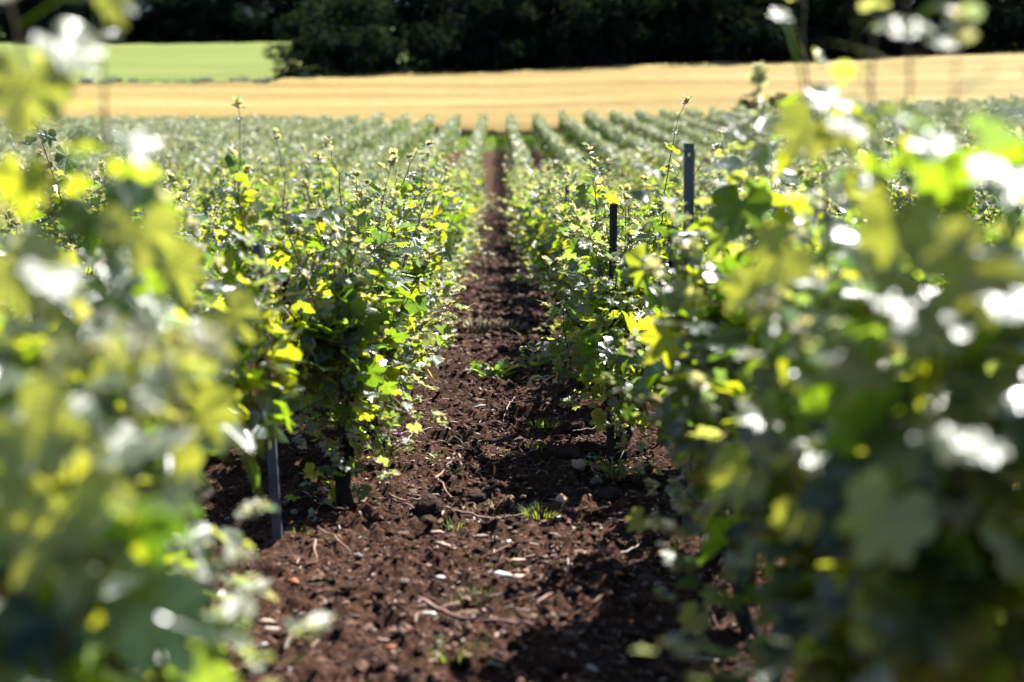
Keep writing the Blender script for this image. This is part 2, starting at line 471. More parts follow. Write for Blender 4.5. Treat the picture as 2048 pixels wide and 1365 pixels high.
def add_leaves(mb, pos, mid, nor, size, age, rnd, tpl, g, flat=1.0):
    """many leaves at once: pos is the petiole joint, mid the midrib direction, nor the upper side"""
    v2, tri, quad = tpl
    n = len(pos); k = len(v2)
    mid = nz(mid); side = nz(np.cross(mid, nor)); nor = np.cross(side, mid)
    x = v2[None, :, 0]; y = v2[None, :, 1]
    fold = g.normal(0.15, 0.28, (n, 1)); droop = g.normal(0.35, 0.3, (n, 1)); wav = g.uniform(0.02, 0.07, (n, 1)); ph = g.uniform(0, 6.28, (n, 1))
    fold = fold + (1 - age[:, None]) * 0.3
    twist = g.normal(0, 0.35, (n, 1)); asym = g.normal(0, 0.08, (n, 1))
    th = np.arctan2(x, y); rr = np.sqrt(x * x + y * y)
    z = fold * np.abs(x) - 0.5 * droop * (y ** 2 + 0.6 * x ** 2) + wav * np.sin(th * 5 + ph) * rr * 2 + twist * x * y + asym * np.sin(7 * th + 2 * ph) * rr
    z = z * flat * 0.8
    x = x * (1 + g.normal(0, .08, (n, 1))) * (1 - 0.25 * np.abs(fold)); y = y * (1 + g.normal(0, .08, (n, 1)))
    P = pos[:, None, :] + size[:, None, None] * (x[..., None] * side[:, None, :] + y[..., None] * mid[:, None, :] + z[..., None] * nor[:, None, :])
    off = (np.arange(n) * k)[:, None, None]
    fs = [(tri[None] + off).reshape(-1, 3)]
    if quad is not None: fs.append((quad[None] + off).reshape(-1, 4))
    uv = np.broadcast_to(v2[None], (n, k, 2))
    mb.add(P.reshape(-1, 3), fs, np.repeat(age, k), np.repeat(rnd, k), uv.reshape(-1, 2))


class Shoot:
    def __init__(self, pts, r0, leafy=1.0, lsize=0.115, start=0.08):
        self.p = pts; self.r0 = r0; self.leafy = leafy; self.ls = lsize; self.start = start


def shoot_curve(g, base, d0, length, up=0.5, n=9, wob=0.05):
    """a shoot that starts along d0 and turns towards the light"""
    p = [np.array(base, float)]; d = nz(np.array(d0, float))
    st = length / (n - 1)
    for k in range(n - 1):
        d = nz(d + np.array([0, 0, up / (n - 1)]) + g.normal(0, wob, 3))
        p.append(p[-1] + d * st)
    return np.array(p)


def along(p, t):
    s = np.concatenate([[0], np.cumsum(np.linalg.norm(np.diff(p, axis=0), axis=1))]); L = s[-1]
    return np.stack([np.interp(t * L, s, p[:, c]) for c in range(3)], -1), L


def grow(g, shoots, tpl, shoot_mbs, leaf_mb, node=0.052):
    """leaves, petioles and tendrils along the shoots"""
    for k, s in enumerate(shoots):
        sb = shoot_mbs[min(k, len(shoot_mbs) - 1)]
        n = len(s.p)
        tt = np.linspace(0, 1, n)
        tube(sb, s.p, s.r0 * (1 - 0.72 * tt), 5, tt)
        _, L = along(s.p, np.array([0.0]))
        m = max(3, int(L / node * s.leafy))
        t = np.clip(np.linspace(s.start, 0.985, m) + g.normal(0, 0.012, m), 0, 1)
        q, _ = along(s.p, t)
        q2, _ = along(s.p, np.clip(t + 0.03, 0, 1)); tan = nz(q2 - q + np.array([0, 0, 1e-4]))
        az0 = g.uniform(0, 6.28)
        az = az0 + np.arange(m) * math.pi + g.normal(0, 0.55, m)
        ref = np.where(np.abs(tan[:, 2:3]) > 0.85, np.array([[1.0, 0.2, 0]]), np.array([[0, 0.15, 1.0]]))
        u = nz(np.cross(tan, ref)); w = np.cross(tan, u)
        out = u * np.cos(az)[:, None] + w * np.sin(az)[:, None]
        out = nz(out + np.array([0, 0, 0.25]) + tan * 0.35)
        dist = (1 - t) * L                                    # from the tip
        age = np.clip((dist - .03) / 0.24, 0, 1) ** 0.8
        size = s.ls * (0.20 + 0.80 * np.clip(dist / 0.36, 0, 1) ** 1.1) * g.uniform(0.72, 1.18, m)
        pl = size * g.uniform(0.5, 0.9, m)
        j = q + out * pl[:, None]
        for a in range(m):
            if size[a] > 0.03:
                tube(sb, np.stack([q[a], q[a] + out[a] * pl[a] * 0.55 + np.array([0, 0, 0.006]), j[a]]), [0.0019, 0.0014, 0.0013], 3, 0.6, cap=False)
        oh = out.copy(); oh[:, 2] *= 0.3; oh = nz(oh)
        dr = np.clip(g.normal(0.55, 0.5, m), -0.6, 1.5) * (0.25 + 0.75 * age)
        mid = oh * np.cos(dr)[:, None] - np.array([0, 0, 1.0]) * np.sin(dr)[:, None]
        mid = mid + tan * (0.8 * (1 - age))[:, None]
        nor = np.array([0.10, -0.08, 1.0]) + oh * 0.3 + g.normal(0, 0.42, (m, 3))
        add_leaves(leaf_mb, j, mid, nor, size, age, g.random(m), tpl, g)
        # the furled tip
        tp = s.p[-1]; td = nz(s.p[-1] - s.p[-2])
        kk = 6
        an_ = g.uniform(0, 6.28, kk); hd = np.stack([np.cos(an_), np.sin(an_), g.uniform(-.1, .7, kk)], -1)
        add_leaves(leaf_mb, tp[None] - td[None] * g.uniform(0, .035, (kk, 1)) + hd * .004, hd + td[None] * .4, g.normal(0, .3, (kk, 3)) + np.array([0, 0, 1.0]), g.uniform(0.022, 0.05, kk),
                   np.zeros(kk), g.uniform(.6, 1, kk), T_LO, g)
        # small lateral leaves
        ml = int(m * 0.5)
        if ml:
            ts = g.uniform(s.start, 0.8, ml); ql, _ = along(s.p, ts)
            dl = nz(g.normal(0, 1, (ml, 3)) * np.array([1, 1, .5]))
            add_leaves(leaf_mb, ql + dl * 0.035, dl - np.array([0, 0, .3]), np.array([0, 0, 1.0]) + g.normal(0, .5, (ml, 3)), s.ls * g.uniform(.28, .6, ml),
                       g.uniform(0.4, 1.0, ml), g.random(ml), tpl, g)
        if L > 0.35:
            for _ in range(g.integers(1, 3)):
                a0, _l = along(s.p, np.array([g.uniform(0.5, 0.93)])); a0 = a0[0]
                d = nz(np.array([g.normal(0, 1), g.normal(0, .6), g.uniform(0.3, 1.3)]))
                c = [a0]
                for q_ in range(7):
                    d = nz(d + g.normal(0, .22, 3) + (np.array([0, 0, -.12]) if q_ > 3 else 0)); c.append(c[-1] + d * g.uniform(.014, .024))
                tube(sb, np.array(c), np.linspace(.0014, .0006, len(c)), 3, 2.0, cap=False)


def vine_trunk(g, hgt=0.40):
    mb = MB()
    n = 9
    t = np.linspace(0, 1, n)
    lean = g.normal(0, [0.05, 0.09])
    p = np.stack([lean[0] * t ** 1.5 + g.normal(0, .008, n), lean[1] * t ** 1.5 + g.normal(0, .012, n), -0.04 + (hgt + .04) * t], -1)
    tube(mb, p, (0.032 - 0.012 * t) * (1 + g.normal(0, .16, n)), 8)
    head = p[-1]
    arms = []
    for sgn in (-1, 1):
        L = g.uniform(.28, .42); k = 6; tt = np.linspace(0, 1, k)
        a = head[None] + np.stack([g.normal(0, .01, k), sgn * L * tt, 0.07 * np.sin(tt * 2.2) + g.normal(0, .006, k)], -1)
        a[0] = head - np.array([0, 0, .01])
        tube(mb, a, (0.017 - 0.008 * tt) * (1 + g.normal(0, .1, k)), 6)
        arms.append(a)
    return mb, head, arms, p


def vine_shoots(g, head, arms, tall=1.0, wide=1.0, n_up=13, n_side=6, dens=1.15, suckers=3, trunk=None):
    sh = []
    for k in range(suckers if trunk is not None else 0):
        b, _ = along(trunk, np.array([g.uniform(.25, .95)])); an = g.uniform(0, 6.28)
        sh.append(Shoot(shoot_curve(g, b[0], (math.cos(an), math.sin(an), g.uniform(-.5, .25)), g.uniform(.2, .36), g.uniform(-.3, .3)), .0026, 1.2, g.uniform(.10, .13)))
    for k in range(n_up):
        a = arms[k % 2]; q, _ = along(a, np.array([g.uniform(0.02, 1.0)])); b = q[0]
        d = np.array([g.normal(0, .30) * wide, g.normal(0, .26), 1.0])
        L = g.uniform(.42, .70) * tall * (1.34 if g.random() < .2 else 1.0)
        sh.append(Shoot(shoot_curve(g, b, d, L, 0.35), g.uniform(.0032, .0046), dens, g.uniform(.112, .150)))
    for k in range(n_side):
        a = arms[k % 2]; q, _ = along(a, np.array([g.uniform(0.0, .9)])); b = q[0]
        sx = 1 if k % 4 < 2 else -1
        d = np.array([sx * g.uniform(.6, 1.1) * wide, g.normal(0, .5), g.uniform(-.75, .3) if k % 3 else g.uniform(.2, .8)])
        sh.append(Shoot(shoot_curve(g, b, d, g.uniform(.26, .46), g.uniform(-.2, .8)), g.uniform(.0028, .0036), dens, g.uniform(.112, .150)))
    return sh


# a shared stock of grown vines; every vine in view is a copy with its own place, turn and size
STOCK = []
for v in range(9):
    g = np.random.default_rng(100 + v)
    tr, head, arms, tp_ = vine_trunk(g)
    sh = vine_shoots(g, head, arms, suckers=4, trunk=tp_)
    sb = MB(); lb = MB()
    grow(g, sh, T_HI, [sb], lb)
    STOCK.append((tr.mesh('trunk', M['bark']), sb.mesh('shoots', M['shoot']), lb.mesh('foliage', M['leaf'])))


def vine_copy(loc, rz, sc, k, label, group):
    t = thing('grapevine', label, 'grapevine', loc, rz, group)
    t.scale = sc
    st = STOCK[k % len(STOCK)]
    link('trunk', st[0], t); link('cane', st[1], t); link('foliage', st[2], t)
    return t


def hero_vine(loc, seed, label, group, tall=1.0, wide=1.0, n_up=14, n_side=7, ls=1.0, extra=(), leaves=(), dens=1.15, suckers=4):
    """a vine grown for its own spot, each shoot a part; extra: the shoots that stand out in the photograph, in world places; leaves: its biggest leaves"""
    g = np.random.default_rng(seed)
    t = thing('grapevine', label, 'grapevine', loc, 0.0, group)
    tr, head, arms, tp_ = vine_trunk(g)
    sh = vine_shoots(g, head, arms, tall, wide, n_up, n_side, dens, suckers, tp_)
    for s_ in sh: s_.ls *= ls
    o = np.array(loc)
    for pts, r, lf, lsz in extra:
        w = np.array(pts, float) - o
        tt = np.linspace(0, 1, 9); c, _ = along(w, tt)
        q = np.argmin([np.linalg.norm(a[-1] - c[0]) for a in arms]); root = arms[q][3]
        c = np.concatenate([root[None], (root * .5 + c[0] * .5)[None] + np.array([[0, 0, .02]]), c])
        c[2:-1] += g.normal(0, .004, (len(c) - 3, 3))
        sh.append(Shoot(c, r, lf, lsz, 0.1))
    mbs = [MB() for _ in sh]; lb = MB()
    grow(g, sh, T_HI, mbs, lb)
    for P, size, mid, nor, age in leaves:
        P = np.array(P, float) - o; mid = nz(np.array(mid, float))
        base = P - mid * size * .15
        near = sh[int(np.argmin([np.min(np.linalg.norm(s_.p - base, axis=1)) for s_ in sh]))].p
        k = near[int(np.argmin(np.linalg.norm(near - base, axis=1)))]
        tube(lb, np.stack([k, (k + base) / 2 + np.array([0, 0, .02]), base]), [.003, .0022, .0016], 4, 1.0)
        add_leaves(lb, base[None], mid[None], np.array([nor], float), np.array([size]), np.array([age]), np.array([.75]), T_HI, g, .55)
    tr.build('trunk', M['bark'], t)
    for m_ in mbs: m_.build('shoot', M['shoot'], t)
    lb.build('foliage', M['leaf'], t)
    return t


ORD = ['', 'first', 'second', 'third', 'fourth', 'fifth', 'sixth', 'seventh', 'eighth', 'ninth', 'tenth', 'eleventh', 'twelfth', 'thirteenth', 'fourteenth', 'fifteenth',
       'sixteenth', 'seventeenth', 'eighteenth', 'nineteenth', 'twentieth']
ORD += ['twenty-' + o for o in ORD[1:10]] + ['thirtieth'] + ['thirty-' + o for o in ORD[1:10]]


def row_phrase(k):
    if k == 0: return 'row along the left edge of the path'
    if k == 1: return 'row along the right edge of the path'
    return ('%s row left of the path' % ORD[1 - k]) if k < 0 else ('%s row right of the path' % ORD[k])


STEP = 0.92


def row_phrase(k):
    if k == 0: return 'row along the left edge of the path'
    if k == 1: return 'row along the right edge of the path'
    return ('%s row left of the path' % ORD[1 - k]) if k < 0 else ('%s row right of the path' % ORD[k])


FAR_FROM = 30.0


def seen(px, py, Z):
    """a place surveyed from the photograph: pixel and distance along the row -> world"""
    return np.array([(px - 995) / 2844.0 * Z, Z, 1.2 - (py - 350) / 2844.0 * Z])


def shoot_at(Z, pts, r=.0036, lf=.9, ls=.085):
    return ([seen(px, py, Z + dz) for px, py, dz in [(q + (0,))[:3] for q in pts]], r, lf, ls)


def glossy(px, py, Z, size, mid):
    """a leaf that lies so that the sun glances off it"""
    Z, size = Z * .88, size * .92
    P = seen(px, py, Z); h = np.array(sd) + nz(np.array([0, 0, 1.2]) - P)
    m = np.array(mid, float); h = nz(h); m = m - h * np.dot(m, h)
    return (P, size, m, h, .85)


def backlit(px, py, Z, size, mid, nor=(0.1, -1, .25), age=.8):
    return (seen(px, py, Z * .88), size * .92, mid, nor, age)


# the two rows along the path: distance of each vine, height, spread, number of upright and of side shoots, leaf size
LEFT_ROW = [(0.95, .95, .8, 9, 5, 1.15), (2.0, 1.10, .9, 9, 9, 1.16), (2.66, 1.12, .85, 11, 7, 1.12), (3.40, .98, .45, 12, 0, 1.1), (5.08, .90, .8, 15, 9, 1.05),
            (5.75, .94, 1.0, 16, 14, 1.0), (6.6, .94, 1.05, 17, 14, 1.0), (7.5, .97, 1.0, 15, 11, 1.0), (8.4, 1.0, 1.0, 14, 7, 1.0), (9.3, 1.0, 1.0, 13, 7, 1.0)]
RIGHT_ROW = [(1.0, .80, .5, 12, 6, 1.1), (1.95, 1.12, .85, 20, 10, 1.16), (2.75, 1.04, .95, 16, 10, 1.1), (3.6, 1.06, .6, 16, 6, 1.1), (4.45, .86, .75, 15, 8, 1.05), (5.25, .76, .7, 15, 10, 1.0),
             (6.2, 1.0, 1.15, 17, 16, 1.0), (7.2, 1.0, 1.05, 15, 11, 1.0), (8.2, 1.0, 1.0, 14, 7, 1.0), (9.1, 1.0, 1.0, 13, 7, 1.0)]
EXTRA = {('L', 5): [shoot_at(5.2, [(690, 640), (710, 740), (740, 830), (765, 880)], .003, 1.3, .115), shoot_at(5.4, [(760, 640), (800, 740), (838, 805)], .003, 1.2, .10), shoot_at(5.6, [(690, 470), (682, 380), (660, 278)])],
         ('L', 6): [shoot_at(6.3, [(745, 520), (790, 405), (822, 330), (840, 295), (872, 286)], .0042, .8, .08), shoot_at(6.35, [(796, 430), (796, 360), (790, 305)], .003, .7, .06),
                    shoot_at(6.3, [(800, 470), (828, 410), (862, 384)], .003, .9, .06), shoot_at(6.2, [(800, 780), (850, 735), (880, 690), (905, 672)], .0035, 1, .095),
                    shoot_at(6.7, [(820, 720), (868, 668), (900, 600), (932, 574)], .003, .8, .07)],
         ('L', 4): [shoot_at(4.9, [(640, 620), (632, 740), (640, 850), (655, 915)], .003, 1.3, .12), shoot_at(4.85, [(600, 640), (580, 760), (585, 850), (600, 905)], .003, 1.3, .12), shoot_at(4.95, [(670, 640), (680, 760), (705, 880)], .003, 1.2, .11), shoot_at(4.7, [(490, 520), (482, 400), (486, 260), (484, 205)], .0042, .8, .09), shoot_at(4.75, [(500, 640), (498, 520), (478, 400), (474, 300)], .004, 1.5, .12), shoot_at(4.8, [(520, 660), (515, 520), (505, 420), (500, 330)], .004, 1.5, .12), shoot_at(4.9, [(575, 460), (570, 350), (560, 262)], .0034, .8, .07)],
         ('R', 6): [shoot_at(6.25, [(1300, 520), (1322, 420), (1336, 320), (1348, 250), (1372, 200)], .0045, .75, .085), shoot_at(6.3, [(1315, 520), (1298, 420), (1288, 352)], .0032, .9, .075),
                    shoot_at(6.3, [(1330, 520), (1360, 400), (1395, 325), (1432, 290)], .0034, .8, .07), shoot_at(6.1, [(1150, 790), (1128, 640), (1115, 560), (1092, 518)], .0034, .8, .07),
                    shoot_at(6.4, [(1262, 470), (1250, 400), (1240, 372)], .003, .9, .06)],
         ('L', 3): [shoot_at(3.9, [(528, 690), (524, 600), (520, 520)], .0034, 1.7, .12), shoot_at(3.9, [(545, 680), (540, 600), (530, 560)], .003, 1.7, .12), shoot_at(3.8, [(510, 700), (505, 600), (500, 470)], .003, 1.6, .12)],
         ('R', 5): [shoot_at(5.3, [(1212, 690), (1220, 790), (1222, 860)], .003, 1.6, .11), shoot_at(5.35, [(1240, 680), (1248, 780), (1250, 850)], .003, 1.6, .11), shoot_at(5.5, [(1225, 800), (1228, 650), (1226, 510)], .0034, 1.6, .11), shoot_at(5.55, [(1250, 800), (1245, 620), (1242, 490)], .0034, 1.6, .11), shoot_at(5.45, [(1205, 820), (1212, 690), (1208, 560)], .003, 1.6, .105)],
         ('R', 7): [shoot_at(7.2, [(1195, 480), (1190, 390), (1188, 320)], .0032, .8, .075)],
         ('R', 4): [shoot_at(4.3, [(1462, 560), (1455, 420), (1450, 300), (1440, 240)], .0036, .7, .07)],
         ('R', 2): [shoot_at(2.7, [(1650, 420), (1622, 220), (1600, 90), (1590, -60)], .0042, .6, .10)],
         ('R', 1): [shoot_at(2.1, [(1760, 420), (1738, 220), (1742, 100), (1690, -70)], .0046, .6, .10), shoot_at(2.0, [(1810, 420), (1806, 200), (1800, 60), (1790, -80)], .0040, .7, .10)],
         ('L', 1): [shoot_at(2.0, [(225, 480), (220, 260), (218, 120), (226, -40)], .0042, .6, .10), shoot_at(1.9, [(110, 480), (95, 260), (60, 80), (20, -60)], .0042, .8, .11)]}
LEAVES = {('L', 1): [backlit(125, 1090, 1.75, .18, (.15, -.2, -1)), backlit(60, 200, 1.9, .13, (-.1, -.2, -1)), glossy(160, 115, 1.9, .105, (1, -.2, -.3)), glossy(282, 300, 1.95, .085, (.4, -.5, -.6)),
                     glossy(150, 835, 1.75, .09, (1, -.3, -.5)), glossy(240, 890, 1.8, .075, (.6, -.3, -.6)), backlit(60, 880, 1.7, .14, (.5, -.2, -.6)), backlit(40, 560, 1.7, .13, (.3, -.2, -.8)),
                     backlit(285, 480, 2.0, .12, (.05, -.2, -1)), backlit(250, 20, 2.0, .07, (.4, -.2, -.9)), glossy(110, 560, 1.7, .075, (.3, -.4, -.8))],
          ('L', 2): [backlit(250, 760, 2.2, .13, (.3, -.2, -.9)), backlit(470, 640, 2.6, .11, (.6, -.2, -.7)), backlit(400, 850, 2.4, .12, (.5, -.2, -.8)), backlit(180, 700, 2.1, .12, (.2, -.2, -1)), backlit(350, 550, 2.4, .12, (.4, -.2, -.8)), glossy(410, 670, 2.5, .10, (1, -.1, -.3)), backlit(330, 950, 2.3, .115, (.2, -.2, -1)), backlit(345, 740, 2.3, .13, (.5, -.2, -.7)),
                     glossy(300, 590, 2.4, .06, (.5, -.2, -.5)), glossy(215, 660, 2.3, .07, (.3, -.5, -.8)), glossy(450, 860, 2.7, .13, (.6, -.2, -.8)), glossy(265, 1010, 2.2, .09, (.5, -.3, -.7)),
                     glossy(320, 640, 2.4, .09, (.8, -.2, -.6)), backlit(420, 690, 2.5, .10, (.9, -.2, -.4)), glossy(370, 1090, 2.5, .085, (.3, -.3, -.9))],
          ('R', 1): [glossy(1900, 870, 1.75, .115, (-1, -.2, -.4)), glossy(1980, 905, 1.7, .07, (-.6, -.3, -.6)), glossy(1705, 735, 1.9, .105, (-.9, -.3, -.5)), backlit(1850, 640, 1.9, .12, (-.3, -.3, -.9)),
                     backlit(1790, 470, 2.0, .15, (-.2, -.2, -1)), glossy(1850, 640, 1.8, .11, (-.7, -.4, -.4)), glossy(2020, 360, 1.8, .10, (-.3, -.3, -.8)), backlit(1780, 1060, 1.75, .13, (-.5, -.2, -.9)),
                     glossy(1700, 260, 2.0, .07, (.5, -.4, -.6)), glossy(1780, 65, 2.1, .06, (-1, 0, -.2)), glossy(1830, 60, 2.1, .055, (1, -.2, -.3)), glossy(2030, 600, 1.7, .12, (-.4, -.3, -.7)),
                     glossy(1920, 500, 1.8, .14, (-.8, -.3, .2)), backlit(1940, 560, 1.8, .14, (-.6, -.2, -.6))],
          ('R', 2): [glossy(1640, 205, 2.6, .095, (-1, -.3, -.2)), backlit(1600, 270, 2.6, .115, (-.6, -.2, -.8)), backlit(1680, 270, 2.6, .085, (.4, -.2, -.9)), glossy(1550, 40, 2.7, .05, (-1, 0, -.2)),
                     glossy(1545, 915, 2.2, .055, (-.5, -.4, -.5)), glossy(1630, 930, 2.2, .10, (-.5, -.4, -.8)), backlit(1470, 970, 2.3, .12, (-.8, -.2, -.7)), backlit(1600, 1060, 2.2, .085, (-.5, -.2, -.9)),
                     glossy(1520, 835, 2.3, .085, (-.9, -.3, -.3)), glossy(1610, 560, 2.5, .09, (-.9, -.3, -.1)), backlit(1550, 520, 2.5, .13, (-.8, -.2, -.7)), glossy(1575, 655, 2.4, .075, (-.6, -.3, -.5)),
                     backlit(1490, 590, 2.6, .10, (-.8, -.2, -.7))],
          ('R', 3): [backlit(1395, 1265, 3.0, .085, (-.6, -.3, -.7)), glossy(1365, 1140, 3.2, .085, (-.4, -.4, -.9)), glossy(1360, 1075, 3.3, .07, (-.5, -.4, -.7)), backlit(1280, 1055, 3.9, .085, (-.7, -.3, -.6))]}
HERO_LABEL = {('L', 0): 'blurred grapevine cut off by the left frame edge, nearest the camera there',
              ('L', 1): 'large blurred grapevine on the left whose tall shoots reach up before the far wood',
              ('L', 2): 'blurred lime green grapevine with white glinting leaves, next in front of the left stake',
              ('L', 3): 'slim upright grapevine just in front of the grey stake left of the path',
              ('L', 4): 'grapevine just behind the left grey stake, one shoot rising before the wheat',
              ('L', 5): 'bushy grapevine whose low leaves hang beside the mauve flowered weed',
              ('L', 6): 'sharp grapevine left of the path with a tall shoot bent over at its tip',
              ('L', 7): 'grapevine right behind the sharp one with the bent shoot tip',
              ('L', 8): 'second grapevine behind the sharp one with the bent shoot tip',
              ('L', 9): 'third grapevine behind the sharp one with the bent shoot tip',
              ('R', 0): 'blurred grapevine nearest the camera at the lower right frame edge',
              ('R', 1): 'large dark blurred grapevine on the right with two tall shoots before the wood',
              ('R', 2): 'blurred grapevine with white leaves over the lower right of the path',
              ('R', 3): 'grapevine hiding the lower part of the tall grey stake right of the path',
              ('R', 4): 'blurred grapevine around the foot of the tall grey stake',
              ('R', 5): 'low grapevine just in front of the black hooked stake',
              ('R', 6): 'sharp grapevine right of the path with the tallest dark shoot',
              ('R', 7): 'grapevine right behind the sharp one with the tallest dark shoot',
              ('R', 8): 'second grapevine behind the sharp one with the tallest dark shoot',
              ('R', 9): 'third grapevine behind the sharp one with the tallest dark shoot'}
n_ind = 0
individual = set()
for sd_, rowlist, kk in (('L', LEFT_ROW, 0), ('R', RIGHT_ROW, 1)):
    for q, (y, tall, wide, nu, ns, ls) in enumerate(rowlist):
        if q == 0: continue                 # these two would stand beside the camera, outside the frame
        gg = np.random.default_rng(1500 + kk * 97 + q)
        x = LEFT_X + kk * ROW_W + gg.normal(0, .02) + {('L', 3): -.12, ('L', 4): .05, ('L', 2): -.15, ('R', 2): .07, ('R', 3): .12, ('R', 4): .20, ('R', 5): .10}.get((sd_, q), 0)
        hero_vine((x, y, float(terrain(x, y))), 2000 + kk * 50 + q, HERO_LABEL[(sd_, q)], 'grapevines in the ' + row_phrase(kk),
                  tall, wide, nu, ns, ls, EXTRA.get((sd_, q), ()), LEAVES.get((sd_, q), ()), (1.05 if kk == 0 else 1.3) if q < 3 else 1.15, 0 if (sd_, q) == ('L', 3) else (9 if 4 <= q <= 7 else 4))
        n_ind += 1
SKIP = {(-7,30),(-2,7),(4,12),(5,20),(6,30),(7,23),(8,28),(-9,30),(-9,31),(-8,26),(-8,27),(-8,28),(-8,29),(-8,30),(-7,23),(-7,24),(-7,25),(-7,26),(-7,27),(-7,29),(-6,19),(-6,20),(-6,21),(-6,22),(-6,23),(-6,26),(-5,15),(-5,16),(-5,17),(-5,18),(-5,19),(-5,20),(-5,21),(-5,25),(-4,12),(-4,13),(-4,14),(-4,15),(-3,9),(-3,16),(-2,6),(-2,25),(-2,31),(-1,2),(-1,3),(-1,18),(-1,19),(1,26),(2,1),(3,5),(3,6),(3,10),(3,11),(3,15),(3,16),(3,19),(4,9),(4,10),(4,11),(4,13),(4,15),(4,16),(4,20),(4,21),(4,24),(4,25),(4,26),(4,27),(5,13),(5,14),(5,17),(5,18),(5,19),(5,21),(5,23),(5,27),(5,28),(5,29),(5,30),(6,16),(6,17),(6,18),(6,19),(6,20),(6,21),(6,22),(6,23),(6,24),(6,25),(6,26),(6,27),(7,19),(7,20),(7,21),(7,22),(7,24),(7,25),(7,26),(7,27),(7,28),(7,29),(7,30),(8,23),(8,24),(8,25),(8,26),(8,27),(8,29),(8,30),(8,31),(9,26),(9,29),(9,30),(10,30),(10,31)}
hidden = []                              # vines the photograph shows nothing of: part of the mass below
VINE_KQ = []
for k in range(-10, 12):
    x = LEFT_X + k * ROW_W
    grp = 'grapevines in the ' + row_phrase(k)
    idx = 9 if k in (0, 1) else 0
    for q in range(0, 40):
        y = 1.0 + q * STEP + (0.37 * k) % STEP * (0.0 if k in (0, 1) else 1.0) + (0.0 if k == 1 else .1)
        if y > FAR_FROM: break
        if k in (0, 1) and y < 9.9: continue
        if abs(x) > 0.36 * y + 0.8 or y < 2.6: continue
        if (k, q) in SKIP:
            hidden.append((x, y)); continue
        idx += 1
        gg = np.random.default_rng(1000 + k * 97 + q)
        loc = (x + gg.normal(0, .03), y + gg.normal(0, .05), float(terrain(x, y)))
        n_ind += 1; VINE_KQ.append((k, q))
        lab = '%s grapevine from the camera in the %s' % (ORD[idx], row_phrase(k))
        s = gg.uniform(.92, 1.08)
        vine_copy(loc, math.pi * gg.integers(0, 2) + gg.normal(0, .12), (s * gg.uniform(1.0, 1.25) * (1.0 if k in (0, 1) else .85), s * 1.02, s * gg.uniform(.94, 1.1)), int(gg.integers(0, 99)), lab, grp)
print('individual vines', n_ind)

# the rest of the vineyard: too many to count, one object
g = np.random.default_rng(55)
mbl = MB()
P_, MID, NOR, SZ, AG = [], [], [], [], []
for k in range(-40, 46):
    x = LEFT_X + k * ROW_W
    y1 = float(edge_y(np.array(x)))
    ysv = np.arange(1.0 + (0.37 * k) % STEP, y1 - 0.6, STEP)
    for y in list(ysv) + [h_[1] for h_ in hidden if abs(h_[0] - x) < .01]:
        hid_ = any(abs(h_[0] - x) < .01 and h_[1] == y for h_ in hidden)
        if not hid_ and y <= FAR_FROM and abs(x) <= 0.36 * y + 0.8: continue
        if not hid_ and (abs(x) > 0.40 * y + 3.0 or y < 8): continue
        n = 260
        if g.random() < .02: continue
        top = (1.0 if y < 34 else .92) + g.normal(0, .05)
        hz = g.random(n) ** .8 * top + .12
        hw = (.15 if y < 34 else .105) * (1.1 - .5 * np.abs(hz / top - .5))
        sd0 = g.choice([-1, 1], n)
        dx = np.where(g.random(n) < .75, sd0 * hw * g.uniform(.7, 1.1, n), g.uniform(-1, 1, n) * hw)
        hz = np.where(g.random(n) < .2, top + g.normal(.10, .06, n), hz)
        zt = float(terrain(x, y))
        P_.append(np.stack([x + dx + g.normal(0, .02), y + g.uniform(-.5, .5, n), zt + hz], -1))
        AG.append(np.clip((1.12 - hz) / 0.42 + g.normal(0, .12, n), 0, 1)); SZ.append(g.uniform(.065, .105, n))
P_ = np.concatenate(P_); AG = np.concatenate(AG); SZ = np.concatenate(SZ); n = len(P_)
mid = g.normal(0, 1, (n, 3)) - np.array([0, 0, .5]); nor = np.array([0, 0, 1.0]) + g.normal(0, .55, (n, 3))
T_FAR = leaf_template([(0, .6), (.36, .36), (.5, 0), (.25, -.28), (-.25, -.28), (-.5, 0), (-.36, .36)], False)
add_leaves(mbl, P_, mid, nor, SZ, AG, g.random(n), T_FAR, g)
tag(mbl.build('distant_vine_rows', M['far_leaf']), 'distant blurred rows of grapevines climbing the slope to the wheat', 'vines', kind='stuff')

# grass verge at the top end of the rows
mb = MB(); n = 9000
gx = rng.uniform(-26, 30, n); gy = edge_y(gx) - rng.uniform(0.0, 8.0, n)
gzv = terrain(gx, gy); a = rng.uniform(0, 6.28, n); w = .03; h = rng.uniform(.1, .26, n)
V = np.stack([np.stack([gx - np.cos(a) * w, gy - np.sin(a) * w, gzv - .02], -1), np.stack([gx + np.cos(a) * w, gy + np.sin(a) * w, gzv - .02], -1),
              np.stack([gx + rng.normal(0, .06, n), gy + rng.normal(0, .06, n), gzv + h], -1)], 1)
mb.add(V.reshape(-1, 3), np.arange(n * 3).reshape(n, 3), np.repeat(rng.random(n), 3), np.repeat(rng.random(n), 3))
tag(mb.build('verge_grass', M['grass']), 'green grass on the verge at the far end of the vine rows', 'grass', kind='stuff')

